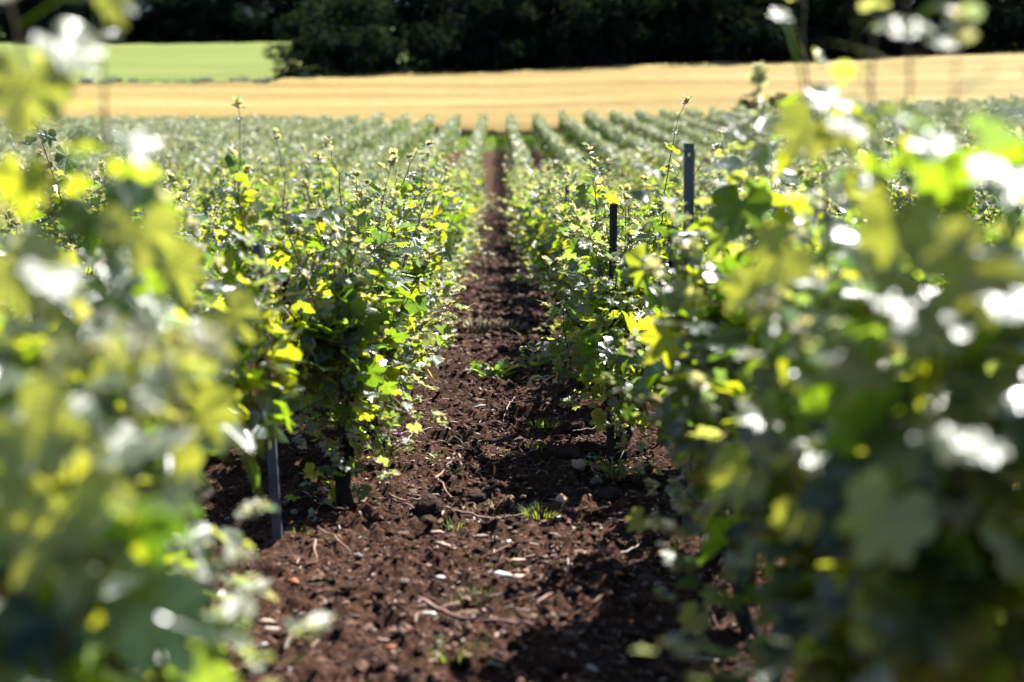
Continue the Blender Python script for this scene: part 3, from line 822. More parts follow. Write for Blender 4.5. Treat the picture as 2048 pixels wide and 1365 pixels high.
# ------------------------------------------------------------------ trees
def tree_meshes(seed, H=13.0, W=4.2, low=0.06, nl=5200, lobes=26, fs=0.3):
    g = np.random.default_rng(seed)
    tb = MB(); n = 8; t = np.linspace(0, 1, n)
    p = np.stack([g.normal(0, .10, n) * t, g.normal(0, .10, n) * t, -0.3 + (H * .72 + .3) * t], -1)
    tube(tb, p, (0.26 - 0.2 * t) * H / 12, 8)
    ctr = []
    for k in range(lobes):
        h = g.uniform(low, .93); wr = W * (0.35 + 0.65 * math.sin(math.pi * min(1, (h - low) / (1 - low) * .78 + .20)))
        an = k * 2.4 + g.normal(0, .4); rr = wr * math.sqrt(g.uniform(.12, 1))
        c = np.array([math.cos(an) * rr, math.sin(an) * rr, h * H])
        ctr.append((c, W * g.uniform(.24, .42)))
        b, _ = along(p, np.array([max(.1, min(.95, h * .9 - .08))])); b = b[0]
        m = (b + c) / 2 + np.array([0, 0, -.25])
        tube(tb, np.stack([b, m, c]), [.07 * H / 12, .045 * H / 12, .012], 5)
    lb = MB()
    per = nl // lobes
    P, MI, NO, AGE, RN = [], [], [], [], []
    for c, r in ctr:
        d = nz(g.normal(0, 1, (per, 3))); rad = r * (g.uniform(.35, 1.0, per) ** .5) * (1 + .25 * np.sin(d[:, 0] * 5 + c[0]) * np.sin(d[:, 2] * 6 + c[1]))
        q = c[None] + d * rad[:, None] * np.array([1.1, 1.1, .85])
        P.append(q); MI.append(d + g.normal(0, .6, (per, 3)) - np.array([0, 0, .3])); NO.append(d * .6 + np.array([0, 0, .7]) + g.normal(0, .4, (per, 3)))
        AGE.append(np.clip(g.normal(.6, .25, per), 0, 1)); RN.append(np.full(per, g.uniform(.1, .9)) * .6 + g.random(per) * .4)
    P = np.concatenate(P); keep = P[:, 2] > 0.1
    T_C = leaf_template([(0, .6), (.22, .3), (.42, .38), (.36, .05), (.5, -.2), (.12, -.2), (-.2, -.34), (-.45, -.1), (-.3, .12), (-.4, .4), (-.15, .3)], False)
    add_leaves(lb, P[keep], np.concatenate(MI)[keep], np.concatenate(NO)[keep], g.uniform(fs * .7, fs * 1.3, keep.sum()), np.concatenate(AGE)[keep], np.concatenate(RN)[keep], T_C, g)
    return tb.mesh('trunk', M['tree_bark']), lb.mesh('crown', M['tree_leaf'])


TREES = [tree_meshes(300 + q, H, W, low, 9500, 30, .25) for q, (H, W, low) in enumerate([(13, 4.4, .05), (15, 4.6, .06), (11.5, 4.6, .05), (14, 3.8, .04), (12.5, 5.0, .05)])]
LOWTREES = [tree_meshes(350 + q, 6.5, 3.2, .05, 6500, 24, .21) for q in range(3)]
BUSH = [tree_meshes(400 + q, 2.8, 1.9, .10, 2600, 14, .2) for q in range(3)]
PALE = []
for tr_, cr_ in BUSH:
    cr_ = cr_.copy(); cr_.materials[0] = M['shrub_leaf']; PALE.append((tr_, cr_))


def tree(x, y, kind, s, label, cat, group, stock, name):
    t = thing(name, label, cat, (x, y, float(terrain(x, y)) - .05), random.uniform(0, 6.28), group)
    t.scale = (s * random.uniform(.92, 1.1), s * random.uniform(.92, 1.1), s)
    tr, cr = stock[kind % len(stock)]
    link('trunk', tr, t); link('crown', cr, t)
    return t


g = np.random.default_rng(9)
# the dark clump whose front edge stands on the wheat's far edge
TREE_SKIP = {59, 85, 14, 29, 40, 41, 43, 44, 45, 47, 51, 52, 53, 54, 55, 56, 60, 61, 62, 63, 72, 73, 74, 75, 76, 86, 87, 88, 89, 97, 98, 99, 100}
q = 0
for row, dy in enumerate((2.4, 7.5, 13.0, 18.0)):
    c = 0
    for x in np.arange(-9.0 - row * .8, 52 + row * 2, 4.4):
        xx = x + g.normal(0, .6); yy = 98.0 + .22 * (xx + 14) + dy + g.normal(0, .7); kd = int(g.integers(0, 9)); sc = g.uniform(.92, 1.15)
        q += 1
        if q in TREE_SKIP or (row > 0 and xx < -4.5): continue
        c += 1
        lab = ['%s low tree from the left along the front edge of the wood above the wheat', '%s tall dark tree from the left behind the low front trees of the wood',
               '%s tree from the left in the second line of tall dark trees', '%s tree from the left in the rearmost line of the dark wood'][row] % ORD[c]
        tree(xx, yy, kd, sc, lab, 'tree', 'dark trees of the wood above the wheat field', LOWTREES if row == 0 else TREES, 'broadleaf_tree')['q'] = q
for (x, y, s, lab) in ((-13.4, 96.6, 1.05, 'low dark bush at the left tip of the wood beside the green field'), (-11.2, 97.2, 1.35, 'round dark bush second from the left tip of the wood'),
                       (-8.6, 98.0, 1.3, 'low dark bush at the wheat edge below the leftmost tall tree'), (-11.6, 100.5, 1.9, 'taller dark bush behind the left tip of the wood')):
    tree(x, y, int(g.integers(0, 9)), s, lab, 'bush', 'bushes at the edge of the wood', BUSH, 'woodland_bush')
# the far wood behind the green field
for row, dy in enumerate((2.2, 8.0, 14.0)):
    c = 0
    for x in np.arange(-62, -6, 4.6):
        xx = x + g.normal(0, .8); yy = 148.0 + dy + g.normal(0, .8); kd = int(g.integers(0, 9)); sc = g.uniform(.85, 1.1)
        q += 1
        if q in TREE_SKIP: continue
        c += 1
        lab = ['%s low tree from the left along the front of the far wood', '%s tall tree from the left in the far wood behind the green field',
               '%s tree from the left at the rear of the far wood'][row] % ORD[c]
        tree(xx, yy, kd, sc, lab, 'tree', 'trees of the far wood behind the green field', LOWTREES if row == 0 else TREES, 'broadleaf_tree')['q'] = q
tree(-29.8, 160.0, 3, 1.2, 'rear tree of the far wood left of its tallest rear tree', 'tree', 'trees of the far wood behind the green field', TREES, 'broadleaf_tree')
tree(-7.6, 107.5, 1, 1.3, 'bushy tree just behind the left tip of the dark wood', 'tree', 'dark trees of the wood above the wheat field', LOWTREES, 'broadleaf_tree')
tree(-10.6, 106.0, 2, 1.1, 'leftmost rounded tree at the tip of the dark wood', 'tree', 'dark trees of the wood above the wheat field', LOWTREES, 'broadleaf_tree')
tree(-25.3, 161.0, 1, 1.2, 'tallest rear tree of the far wood above the middle of the green field', 'tree', 'trees of the far wood behind the green field', TREES, 'broadleaf_tree')
# pale shrubs between the wheat and the green field
for k, x in enumerate(np.arange(-27.1, -14.2, .95)):
    tree(x + g.normal(0, .3), 93.0 + g.normal(0, .3), int(g.integers(0, 9)), g.uniform(.24, .34), '%s low pale shrub from the left in the strip between wheat and green field' % ORD[k + 1], 'shrub',
         'low shrubs between the wheat and the green field', PALE, 'field_shrub')
for k, (x, s) in enumerate(((11.9, .50), (13.4, .54), (14.5, .50))):
    tree(x, float(edge_y(np.array(x))) - .5, k, s, '%s dark bush from the left at the near edge of the wheat' % ORD[k + 1], 'bush', 'dark bushes at the near edge of the wheat', BUSH, 'field_bush')


# ------------------------------------------------------------------ trellis stakes
def box(mb, x0, x1, y0, y1, z0, z1):
    v = [(x0, y0, z0), (x1, y0, z0), (x1, y1, z0), (x0, y1, z0), (x0, y0, z1), (x1, y0, z1), (x1, y1, z1), (x0, y1, z1)]
    mb.add(v, np.array([(0, 3, 2, 1), (4, 5, 6, 7), (0, 1, 5, 4), (1, 2, 6, 5), (2, 3, 7, 6), (3, 0, 4, 7)]))


def profile(mb, w, d, t, z0, z1, hole=None):
    """a folded U section post: web to the camera, two flanges behind; hole = (height, radius) through the web"""
    if hole is None:
        box(mb, -w / 2, w / 2, 0, t, z0, z1)
    else:
        hz, hr = hole
        k = 16; an = np.arange(k) * 2 * math.pi / k + math.pi / k
        sq = []
        for a in an:
            c, s_ = math.cos(a), math.sin(a); m = max(abs(c), abs(s_)); sq.append((c / m * w / 2, s_ / m * w / 2))
        for yy, flip in ((0.0, 0), (t, 1)):
            vi = [(math.cos(a) * hr, yy, hz + math.sin(a) * hr) for a in an] + [(x, yy, hz + z) for x, z in sq]
            ii = np.arange(k); jj = (ii + 1) % k
            f = np.stack([ii, ii + k, jj + k, jj], -1)
            mb.add(vi, f[:, ::-1] if flip else f)
        vi = [(math.cos(a) * hr, 0, hz + math.sin(a) * hr) for a in an] + [(math.cos(a) * hr, t, hz + math.sin(a) * hr) for a in an]
        mb.add(vi, np.stack([ii, jj, jj + k, ii + k], -1))
        box(mb, -w / 2, w / 2, 0, t, z0, hz - w / 2); box(mb, -w / 2, w / 2, 0, t, hz + w / 2, z1)
    box(mb, -w / 2, -w / 2 + t, t, d, z0, z1); box(mb, w / 2 - t, w / 2, t, d, z0, z1)


def hook(mb, side, z, w, r=0.011):
    """a wire hook that leaves the post's side and turns up"""
    c = [(side * w / 2, 0.004, z + .004)]
    for a in np.linspace(-150, 60, 12):
        c.append((side * (w / 2 + r + .003 + r * math.cos(R(a))), 0.004, z + r * math.sin(R(a))))
    c.append((c[-1][0], .004, c[-1][2] + .012))
    tube(mb, np.array(c), .0022, 6)


def stake(loc, h, label, material, w=.03, lean=(0, 0), hooks=(), hole=None, rz=0.0):
    t = thing('vine_stake', label, 'stake', loc, rz, 'metal trellis stakes among the vines')
    t.rotation_euler = (R(lean[0]), R(lean[1]), rz)
    m_ = MB(); profile(m_, w, .026, .003, -.12, h, hole); m_.build('post', material, t, smooth=False)
    for hs in hooks:
        hm = MB(); hook(hm, hs[0], hs[1], w); hm.build('hook', material, t)
    return t


def zt(x, y): return float(terrain(x, y))


stake((-.716, 4.52, 0), .98, 'blue grey steel stake standing in the soil left of the path, foot visible', M['steel'], .030, (0, -2.6), ((1, .9),))
stake((.630, 4.60, 0), 1.30, 'tall blue grey steel stake with a hole near its top, right of the path', M['steel'], .032, (0, -.6), (), (1.265, .005))
stake((.465, 5.78, 0), 1.083, 'black metal stake with upturned wire hooks at its top', M['dark_steel'], .030, (0, .3), ((1, 1.055), (-1, 1.038)))
stake((-.575, 6.45, 0), 1.02, 'black stake top with a curved hook, hidden in the vines left of the path', M['dark_steel'], .022, (0, 0), ((1, 1.0),))
stake((.47, 9.6, 0), 1.13, 'blurred grey stake behind the black hooked stake', M['steel'], .032)
stake((1.73, 9.4, 0), 1.17, 'small grey stake in the second row right of the path', M['steel'], .034)


# ------------------------------------------------------------------ litter on the soil
def at(px, py):
    """ground position of a point seen in the photograph, used to survey where things lie"""
    Z = 1.2 / ((py - 350) / 2844.0)
    return (px - 995) / 2844.0 * Z, Z


def blade_tuft(name, x, y, n, h, spread, material, label, cat, group, age=.5, wd=.004, lean=.6, seed=1):
    g = np.random.default_rng(seed); mb = MB()
    for k in range(n):
        a = g.uniform(0, 6.28); r = spread * math.sqrt(g.random()); bx, by = math.cos(a) * r, math.sin(a) * r
        L = h * g.uniform(.5, 1.1); d = np.array([math.cos(a) * lean * g.random(), math.sin(a) * lean * g.random(), 1.0]); d = nz(d)
        s = np.array([-math.sin(a), math.cos(a), 0]) * wd * g.uniform(.6, 1.2)
        p0 = np.array([bx, by, -.01]); p1 = p0 + d * L * .55; d2 = nz(d + np.array([math.cos(a), math.sin(a), -.5]) * .5 * g.random()); p2 = p1 + d2 * L * .45
        mb.add(np.stack([p0 - s, p0 + s, p1 + s * .8, p1 - s * .8, p2]), [np.array([(0, 1, 2, 3)]), np.array([(3, 2, 4)])], age * g.uniform(.5, 1.3), g.random())
    o = mb.build(name, material); o.location = (x, y, gz(x, y))
    return tag(o, label, cat, group)


TUFTS = [(1090, 880, 46, .075, .07, 'bushy green grass tuft right of the path middle, in focus'),
         (1070, 912, 26, .075, .045, 'small green grass tuft beside the dark clod'),
         (1085, 1040, 60, .075, .07, 'wide green grass tuft beside the pink dry leaf'),
         (908, 1065, 12, .09, .03, 'tall thin grass sprig left of the wide tuft'),
         (1000, 1128, 26, .05, .045, 'short yellow green grass clump in the path middle'),
         (940, 1222, 22, .085, .06, 'loose blurred grass sprig left of the white leaf scrap'),
         (912, 1345, 30, .085, .07, 'blurred grass tuft nearest the camera'),
         (1020, 920, 14, .075, .025, 'tiny grass sprout in the path between seedling and tufts'),
         (988, 938, 11, .055, .02, 'tiniest green sprout just left of the grass sprout'),
         (583, 1085, 22, .06, .05, 'dim green grass tuft right of the blue grey stake foot'),
         (1240, 1122, 14, .06, .03, 'faint yellow grass sprout at the right side of the path')]
for k, (px, py, n, h, sp, lab) in enumerate(TUFTS):
    x, y = at(px, py); blade_tuft('grass_tuft', x, y, int(n * 1.7), h * .6, sp * 1.1, M['grass'], lab, 'grass tuft', 'green grass tufts in the path', .5, .0017, 1.1, 600 + k)
x, y = at(960, 668); blade_tuft('dry_grass_patch', x, y, 240, .10, .36, M['straw'], 'straw coloured dry grass patch across the path behind the broad leaved weed', 'dry grass', None, 1, .005, 1.4, 700)
x, y = at(1000, 1030); blade_tuft('dry_grass_patch', x, y, 90, .05, .16, M['straw'], 'dry straw bits lying in the path left of the wide grass tuft', 'dry grass', None, 1, .003, 2.4, 701)


def leafy_weed(name, x, y, n, size, hgt, spread, label, cat, group=None, seed=1, stem=True):
    g = np.random.default_rng(seed); t = thing(name, label, cat, (x, y, gz(x, y)), 0, group)
    a = np.arange(n) * 2.4 + g.normal(0, .3, n); r = spread * np.sqrt(g.random(n)); h = hgt * g.uniform(.3, 1, n)
    p = np.stack([np.cos(a) * r, np.sin(a) * r, h], -1); out = np.stack([np.cos(a), np.sin(a), .5 * np.ones(n)], -1)
    lb = MB(); add_leaves(lb, p, out, np.array([0, 0, 1.0]) + g.normal(0, .4, (n, 3)), size * g.uniform(.6, 1.2, n), g.uniform(.1, .8, n), g.random(n),
                          leaf_template([(0, .6), (.16, .4), (.24, .1), (.14, -.2), (0, -.3), (-.14, -.2), (-.24, .1), (-.16, .4)], False), g)
    lb.build('leaves', M['weed_leaf'], t)
    sb = MB()
    for k in range(n): tube(sb, np.stack([[0, 0, -.01], p[k] * .5 + np.array([0, 0, .01]), p[k]]), .0009, 3)
    sb.build('stem', M['tendril'], t)
    return t


x, y = at(985, 758); leafy_weed('broadleaf_weed', x, y, 34, .10, .10, .13, 'bright green broad leaved weed in the path behind the focus', 'weed', 'weeds in the path', 801)
x, y = at(1068, 752); leafy_weed('broadleaf_weed', x, y, 22, .08, .10, .09, 'darker green weed near the right vines behind the focus', 'weed', 'weeds in the path', 802)
x, y = at(870, 945); leafy_weed('seedling', x, y, 8, .035, .06, .03, 'small bright green seedling at the left side of the path', 'seedling', 'weeds in the path', 803)
x, y = at(912, 968); leafy_weed('seedling', x, y, 6, .034, .035, .02, 'tiny round leaved seedling below the pink cane', 'seedling', 'weeds in the path', 804)


def flower_weed(x, y, n, petal, label, seed, spread, hgt, nleaf):
    t = leafy_weed('flowering_weed', x, y, nleaf, .03, hgt * .7, spread, label, 'weed', None, seed)
    g = np.random.default_rng(seed + 1)
    for k in range(n):
        a = g.uniform(0, 6.28); r = spread * 1.1 * math.sqrt(g.random()); c = np.array([math.cos(a) * r, math.sin(a) * r, hgt * g.uniform(.6, 1.1)])
        fb = MB(); m = 6; an = np.arange(m) * 6.283 / m + g.uniform(0, 1)
        add_leaves(fb, np.repeat(c[None], m, 0), np.stack([np.cos(an), np.sin(an), .7 + 0 * an], -1), np.repeat(np.array([[0, 0, 1.0]]), m, 0), np.full(m, .010), np.ones(m), g.random(m),
                   leaf_template([(0, 1), (.3, .7), (.25, .2), (-.25, .2), (-.3, .7)], False), g)
        tube(fb, np.stack([[c[0] * .7, c[1] * .7, 0], c * np.array([.9, .9, .6]), c]), .0007, 3)
        fb.build('flower', petal, t)
    return t


x, y = at(770, 945); flower_weed(x, y, 16, M['petal_pink'], 'low weed with mauve flowers at the foot of the left vines', 811, .13, .11, 26)
x, y = at(700, 925); flower_weed(x, y, 5, M['petal_pink'], 'sparser mauve flowered weed under the left vines', 813, .10, .10, 20)
x, y = at(1235, 985); flower_weed(x, y, 9, M['petal_white'], 'dark leafed weed with tiny white flowers under the right vines', 815, .12, .13, 60)


def stick(name, pts, r, material, label, cat='twig', group='twigs and prunings on the path', z=.012, branches=()):
    """pts: places surveyed on the ground; it lies on the soil"""
    w = [np.array([*at(px, py), 0.0]) for px, py in pts]
    o0 = w[0].copy(); o0[2] = gz(o0[0], o0[1])
    for q in w: q[2] = gz(q[0], q[1]) + z
    p = np.array(w) - o0
    ts = np.linspace(0, 1, max(5, len(p) * 3)); pp, _ = along(p, ts)
    g = np.random.default_rng(int(abs(p).sum() * 1e6) % 99991)
    pp = pp + g.normal(0, .0025, pp.shape)
    r = r * .68
    mb = MB(); tube(mb, pp, r * (1 - .35 * ts) * (1 + g.normal(0, .08, len(ts))), 6)
    for br in branches:
        b = np.array([[*at(px, py), 0.0] for px, py in br]); b[:, 2] = [gz(a_, b_) + z for a_, b_ in b[:, :2]]; b = b - o0
        bb, _ = along(b, np.linspace(0, 1, 6)); tube(mb, bb, np.linspace(r * .7, r * .4, 6), 5)
    o = mb.build(name, material); o.location = o0
    return tag(o, label, cat, group)


stick('twig', [(808, 898), (820, 885), (838, 882), (862, 877)], .005, M['twig'], 'pale kinked twig at the left vines above the mauve flowers')
stick('twig', [(902, 893), (925, 905), (945, 917)], .0045, M['dark_twig'], 'thin dark twig lying slantwise left of the path middle')
stick('twig', [(1005, 850), (1018, 828), (1022, 815), (1028, 806)], .005, M['twig'], 'pale branching twig in the path just behind the focus', branches=([(1022, 817), (1045, 815), (1075, 825)], [(1018, 830), (1000, 822), (985, 820)]))
stick('twig', [(935, 870), (955, 866), (975, 860)], .004, M['dark_twig'], 'slim brown twig across the path behind the slanting dark twig')
stick('twig', [(942, 866), (952, 862), (962, 855)], .004, M['twig'], 'short pale bent twig near the path middle')
stick('twig', [(1145, 900), (1185, 886), (1218, 872)], .006, M['dark_twig'], 'grey stick with a raised pale end at the right vines', z=.03)
stick('twig', [(1120, 960), (1160, 943), (1182, 930)], .008, M['dark_twig'], 'dark stick lying at the right side of the path')
stick('twig', [(1130, 962), (1165, 950), (1185, 942)], .006, M['dark_twig'], 'second dark stick lying parallel beside the right dark stick', z=.03)
stick('pruned_cane', [(866, 985), (885, 972), (898, 960)], .008, M['cane'], 'short pink cane pointing up behind the dark lump')
stick('pruned_cane', [(772, 1018), (800, 1012), (840, 1008)], .007, M['cane'], 'pink pruned cane left of the dark lump, pale cut end')
stick('pruned_cane', [(800, 1022), (830, 1030)], .006, M['cane'], 'shorter pink cane under the pale ended cane')
stick('pruned_cane', [(870, 978), (900, 1005), (930, 1018)], .006, M['cane'], 'reddish cane slanting down right of the dark lump')
stick('pruned_cane', [(880, 1035), (930, 1046), (985, 1042), (1040, 1040), (1065, 1035)], .008, M['cane'], 'long reddish cane across the path in front of the straw bits')
stick('pruned_cane', [(835, 1232), (880, 1252), (920, 1270), (985, 1290), (1030, 1300), (1075, 1318)], .010, M['cane'], 'long jointed brown cane across the path nearest the camera')
stick('twig', [(1075, 1262), (1100, 1240), (1122, 1226)], .006, M['cane'], 'brown twig pointing up right beside the long jointed cane')
stick('twig', [(560, 1018), (620, 1018), (660, 1028)], .004, M['dark_twig'], 'thin grey twig right of the blue grey stake foot')
stick('twig', [(655, 1030), (690, 1048)], .007, M['cane'], 'stubby pink twig at the end of the thin grey twig')
stick('twig', [(625, 1088), (662, 1108), (692, 1128)], .006, M['cane'], 'pinkish twig slanting on the soil right of the stake')
stick('twig', [(620, 1112), (624, 1142)], .006, M['cane'], 'short upright lying twig right of the stake foot')
stick('twig', [(468, 1240), (472, 1222), (465, 1205)], .007, M['twig'], 'pale bent twig at the lower left edge of the path')
stick('twig', [(1230, 1055), (1270, 1045)], .006, M['dark_twig'], 'dark twig under the right vines near the pale leaf')
stick('twig', [(1240, 960), (1255, 930), (1240, 900)], .004, M['dark_twig'], 'thin dark twig arching by the white flowered weed')
stick('twig', [(1245, 1130), (1275, 1112), (1290, 1100)], .005, M['twig'], 'greyish twig at the right border of the path')


def lump(name, x, y, r, material, label, cat, group=None, sq=(1, 1, .75), sub=2, amp=.28, sink=.25):
    g = np.random.default_rng(int((x * 7919 + y * 104729) * 1000) % 99991)
    import bmesh
    bm = bmesh.new(); bmesh.ops.create_icosphere(bm, subdivisions=sub + 1, radius=1.0)
    v = np.array([q.co[:] for q in bm.verts]); f = np.array([[q.index for q in fc.verts] for fc in bm.faces]); bm.free()
    o = g.uniform(0, 50, 3)
    d = 1 + amp * 2 * (vnoise(v[:, 0] * 1.6 + o[0] + v[:, 2], v[:, 1] * 1.6 + o[1] - v[:, 2], 31)) + amp * 1.2 * vnoise(v[:, 0] * 4 + o[2], v[:, 1] * 4 + v[:, 2] * 3, 32)
    v = v * d[:, None] * r * np.array(sq)
    mb = MB(); mb.add(v, f); ob = mb.build(name, material); ob.location = (x, y, gz(x, y) + r * sq[2] * (1 - 2 * sink) * .6); ob.rotation_euler = (0, 0, g.uniform(0, 6))
    return tag(ob, label, cat, group)


x, y = at(852, 1030); lump('soil_clod', x, y, .052, M['clod'], 'big dark clod with canes behind it, left of the path middle', 'clod', 'clods of soil on the path', (1.2, .9, .85))
x, y = at(1135, 930); lump('soil_clod', x, y, .05, M['clod'], 'dark round clod right of the small grass tuft', 'clod', 'clods of soil on the path', (1.3, 1, .7))
x, y = at(950, 1010); lump('soil_clod', x, y, .035, M['clod'], 'small clod in the straw bits', 'clod', 'clods of soil on the path')
x, y = at(1225, 1015); lump('soil_clod', x, y, .045, M['clod'], 'clod at the shaded right side of the path', 'clod', 'clods of soil on the path')
x, y = at(1150, 885); lump('soil_clod', x, y, .055, M['clod'], 'clod in the shade right of the bushy grass tuft', 'clod', 'clods of soil on the path', (1.4, 1, .6))
x, y = at(948, 928); lump('soil_clod', x, y, .03, M['clod'], 'greyish clod left of the tiny sprouts', 'clod', 'clods of soil on the path')
x, y = at(1160, 975); lump('pebble', x, y, .03, M['pink_leaf'], 'tan stone in front of the right dark sticks', 'stone', 'stones on the path')
x, y = at(1195, 985); lump('pebble', x, y, .026, M['stone'], 'brown stone right of the tan stone', 'stone', 'stones on the path')
x, y = at(803, 1210); lump('pebble', x, y, .014, M['stone'], 'small bluish pebble at the lower left of the path', 'stone', 'stones on the path')
x, y = at(708, 1138); lump('pebble', x, y, .014, M['stone'], 'little grey pebble at the left of the path', 'stone', 'stones on the path')
x, y = at(580, 1045); lump('pebble', x, y, .014, M['stone'], 'round pale pebble right of the stake', 'stone', 'stones on the path')


def scrap(name, px, py, L, W, rz, material, label, cat, tilt=.25, lift=.008, group='bark chips and leaf scraps on the path'):
    x, y = at(px, py); g = np.random.default_rng(int(px * 31 + py))
    u = np.linspace(-1, 1, 7); prof = np.array([.25, .75, 1, .95, .85, .6, .15])
    top = []; 
    for k in range(7):
        cz = .18 * W * (1 - u[k] ** 2) + g.normal(0, .001)
        for s_ in (-1, 0, 1): top.append((u[k] * L / 2, s_ * W / 2 * prof[k] * g.uniform(.85, 1.15), cz - abs(s_) * W * .15))
    top = np.array(top); bot = top - np.array([0, 0, .004])
    q = [(k * 3 + a, k * 3 + a + 1, k * 3 + a + 4, k * 3 + a + 3) for k in range(6) for a in (0, 1)]
    qb = [tuple(21 + i_ for i_ in f[::-1]) for f in q]
    sd_ = [(k * 3, k * 3 + 3, 24 + k * 3, 21 + k * 3) for k in range(6)] + [(k * 3 + 5, k * 3 + 2, 23 + k * 3, 26 + k * 3) for k in range(6)]
    mb = MB(); mb.add(np.concatenate([top, bot]), np.array(q + qb + sd_)); o = mb.build(name, material)
    o.location = (x, y, gz(x, y) + lift); o.rotation_euler = (g.normal(0, .15) + tilt, g.normal(0, .15), rz)
    return tag(o, label, cat, group)


scrap('leaf_scrap', 1005, 1182, .062, .022, -.1, M['white_chip'], 'bright white leaf scrap in the path middle', 'leaf scrap')
scrap('bark_chip', 1038, 1180, .045, .022, .3, M['pink_leaf'], 'tan bark chip right of the bright white scrap', 'bark chip')
scrap('leaf_scrap', 877, 1192, .038, .020, -.6, M['white_chip'], 'small white scrap left of the bright white one', 'leaf scrap', .5, .03)
scrap('bark_chip', 853, 1258, .07, .022, -.9, M['white_chip'], 'pale slanting chip at the start of the long jointed cane', 'bark chip')
scrap('bark_chip', 510, 1335, .05, .018, -.9, M['white_chip'], 'pale chip in the lower left corner of the path', 'bark chip')
scrap('bark_chip', 520, 1282, .045, .018, .1, M['pink_leaf'], 'pinkish chip above the pale corner chip', 'bark chip')
scrap('dry_leaf', 575, 1200, .045, .025, -.6, M['dry_leaf'], 'orange dry leaf by the left vines', 'dry leaf')
scrap('dry_leaf', 1242, 1203, .04, .018, .4, M['dry_leaf'], 'rusty dry leaf at the right of the path', 'dry leaf')
scrap('dry_leaf', 775, 1338, .03, .016, .4, M['dry_leaf'], 'orange dry leaf at the bottom of the path', 'dry leaf')
scrap('dry_leaf', 1128, 1028, .06, .04, .8, M['pink_leaf'], 'pink curled dry leaf at the wide grass tuft', 'dry leaf', .9)
scrap('leaf_scrap', 957, 827, .07, .02, -.05, M['white_chip'], 'long pale leaf scrap left of the branching twig', 'leaf scrap')
scrap('leaf_scrap', 1018, 1102, .034, .014, 1.3, M['white_chip'], 'white scrap behind the short grass clump', 'leaf scrap')
scrap('bark_chip', 1035, 1124, .055, .018, .25, M['pink_leaf'], 'tan chip right of the short grass clump', 'bark chip')
scrap('bark_chip', 885, 1112, .06, .018, -.35, M['pink_leaf'], 'tan chip left of the short grass clump', 'bark chip')
scrap('bark_chip', 960, 1082, .055, .014, .2, M['chip'], 'slim chip behind the short grass clump', 'bark chip')
scrap('bark_chip', 870, 1075, .05, .016, 0, M['pink_leaf'], 'flat chip at the foot of the thin grass sprig', 'bark chip')
scrap('bark_chip', 905, 860, .05, .014, -.5, M['twig'], 'curved pale bark strip left of the slim brown twig', 'bark chip', .4, .025)
scrap('bark_chip', 988, 1222, .04, .018, -.7, M['white_chip'], 'pale chip right of the loose grass sprig', 'bark chip')

# crumbs, chips and straw bits: uncountable
g = np.random.default_rng(77)
mb = MB()
base = np.array([(1, 0, 0), (-1, 0, 0), (0, 1, 0), (0, -1, 0), (0, 0, 1), (0, 0, -1), (.6, .6, .5), (-.6, .6, .5), (-.6, -.6, .5), (.6, -.6, .5)], float)
tri = np.array([(6, 7, 4), (7, 8, 4), (8, 9, 4), (9, 6, 4), (0, 2, 6), (2, 7, 6), (2, 1, 7), (1, 8, 7), (1, 3, 8), (3, 9, 8), (3, 0, 9), (0, 6, 9), (2, 0, 5), (1, 2, 5), (3, 1, 5), (0, 3, 5)])
n = 24000
yy = 2.6 + 8.5 * g.random(n) ** 1.35; xx = g.normal(0, .48, n) * (1 + .0 * yy)
yy[:7000] = g.uniform(9.5, 30, 7000); xx[:7000] = g.normal(0, .3, 7000)
zz = terrain(xx, yy) + soil_relief(xx, yy)
rr = np.exp(g.normal(math.log(.0058), .5, n)).clip(.003, .03); rr[:7000] = np.exp(g.normal(math.log(.018), .45, 7000)).clip(.008, .045)
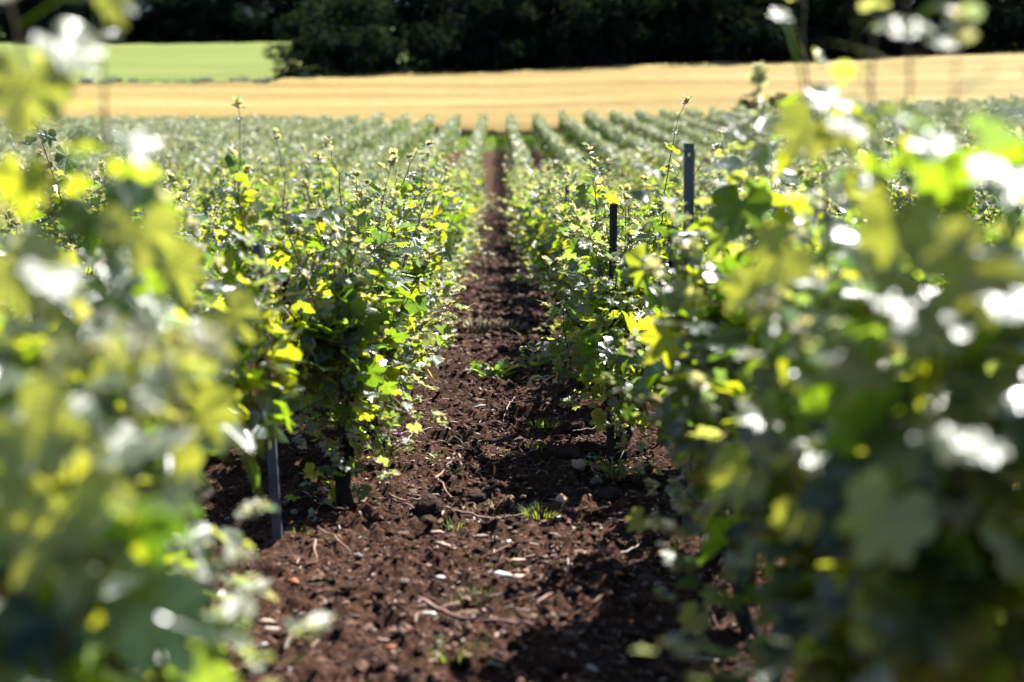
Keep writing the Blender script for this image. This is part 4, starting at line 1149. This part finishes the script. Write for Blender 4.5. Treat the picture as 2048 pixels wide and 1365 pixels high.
V = base[None] * rr[:, None, None] * g.uniform(.6, 1.3, (n, 10, 1)) * np.array([1.15, 1, .8])
a = g.uniform(0, 6.28, n); ca, sa = np.cos(a), np.sin(a)
V = np.stack([V[..., 0] * ca[:, None] - V[..., 1] * sa[:, None], V[..., 0] * sa[:, None] + V[..., 1] * ca[:, None], V[..., 2]], -1) + np.stack([xx, yy, zz + rr * .4], -1)[:, None]
mb.add(V.reshape(-1, 3), (tri[None] + (np.arange(n) * 10)[:, None, None]).reshape(-1, 3), 1, np.repeat(g.random(n) ** 1.5, 10))
tag(mb.build('soil_crumbs', M['crumb'], smooth=False), 'crumbs of brown soil strewn over the path', 'soil crumbs', kind='stuff')

mb = MB(); n = 2400
yy = 2.6 + 8.5 * g.random(n) ** 1.4; xx = g.normal(.0, .45, n); zz = terrain(xx, yy) + soil_relief(xx, yy)
L = np.exp(g.normal(math.log(.010), .55, n)).clip(.004, .05); W = g.uniform(.0015, .005, n); a = g.uniform(0, 6.28, n); el = g.normal(0, .3, n)
d = np.stack([np.cos(a) * np.cos(el), np.sin(a) * np.cos(el), np.sin(el)], -1); s_ = np.stack([-np.sin(a), np.cos(a), g.normal(0, .4, n)], -1); up = nz(np.cross(d, s_))
c = np.stack([xx, yy, zz + .008], -1)
cor = []
for su in (0, 1):
    for sl, sw in ((-1, -.7), (-.1, -1.1), (1, -.5), (1, .6), (.2, 1.0), (-1, .5)):
        cor.append(c + d * (L * sl)[:, None] + s_ * (W * sw)[:, None] + up * (.0025 * su + .002 * (1 - sl * sl)))
V = np.stack(cor, 1)
f6 = np.array([(6, 7, 8, 9, 10, 11), (5, 4, 3, 2, 1, 0)]); f4 = np.array([(k, (k + 1) % 6, (k + 1) % 6 + 6, k + 6) for k in range(6)])
off = (np.arange(n) * 12)[:, None, None]
mb.add(V.reshape(-1, 3), [(f6[None] + off).reshape(-1, 6), (f4[None] + off).reshape(-1, 4)], 1, np.repeat(g.random(n) ** 1.2, 12))
tag(mb.build('wood_chip_litter', M['chip'], smooth=False), 'scattered pale wood chips and straw bits over the path', 'litter', kind='stuff')
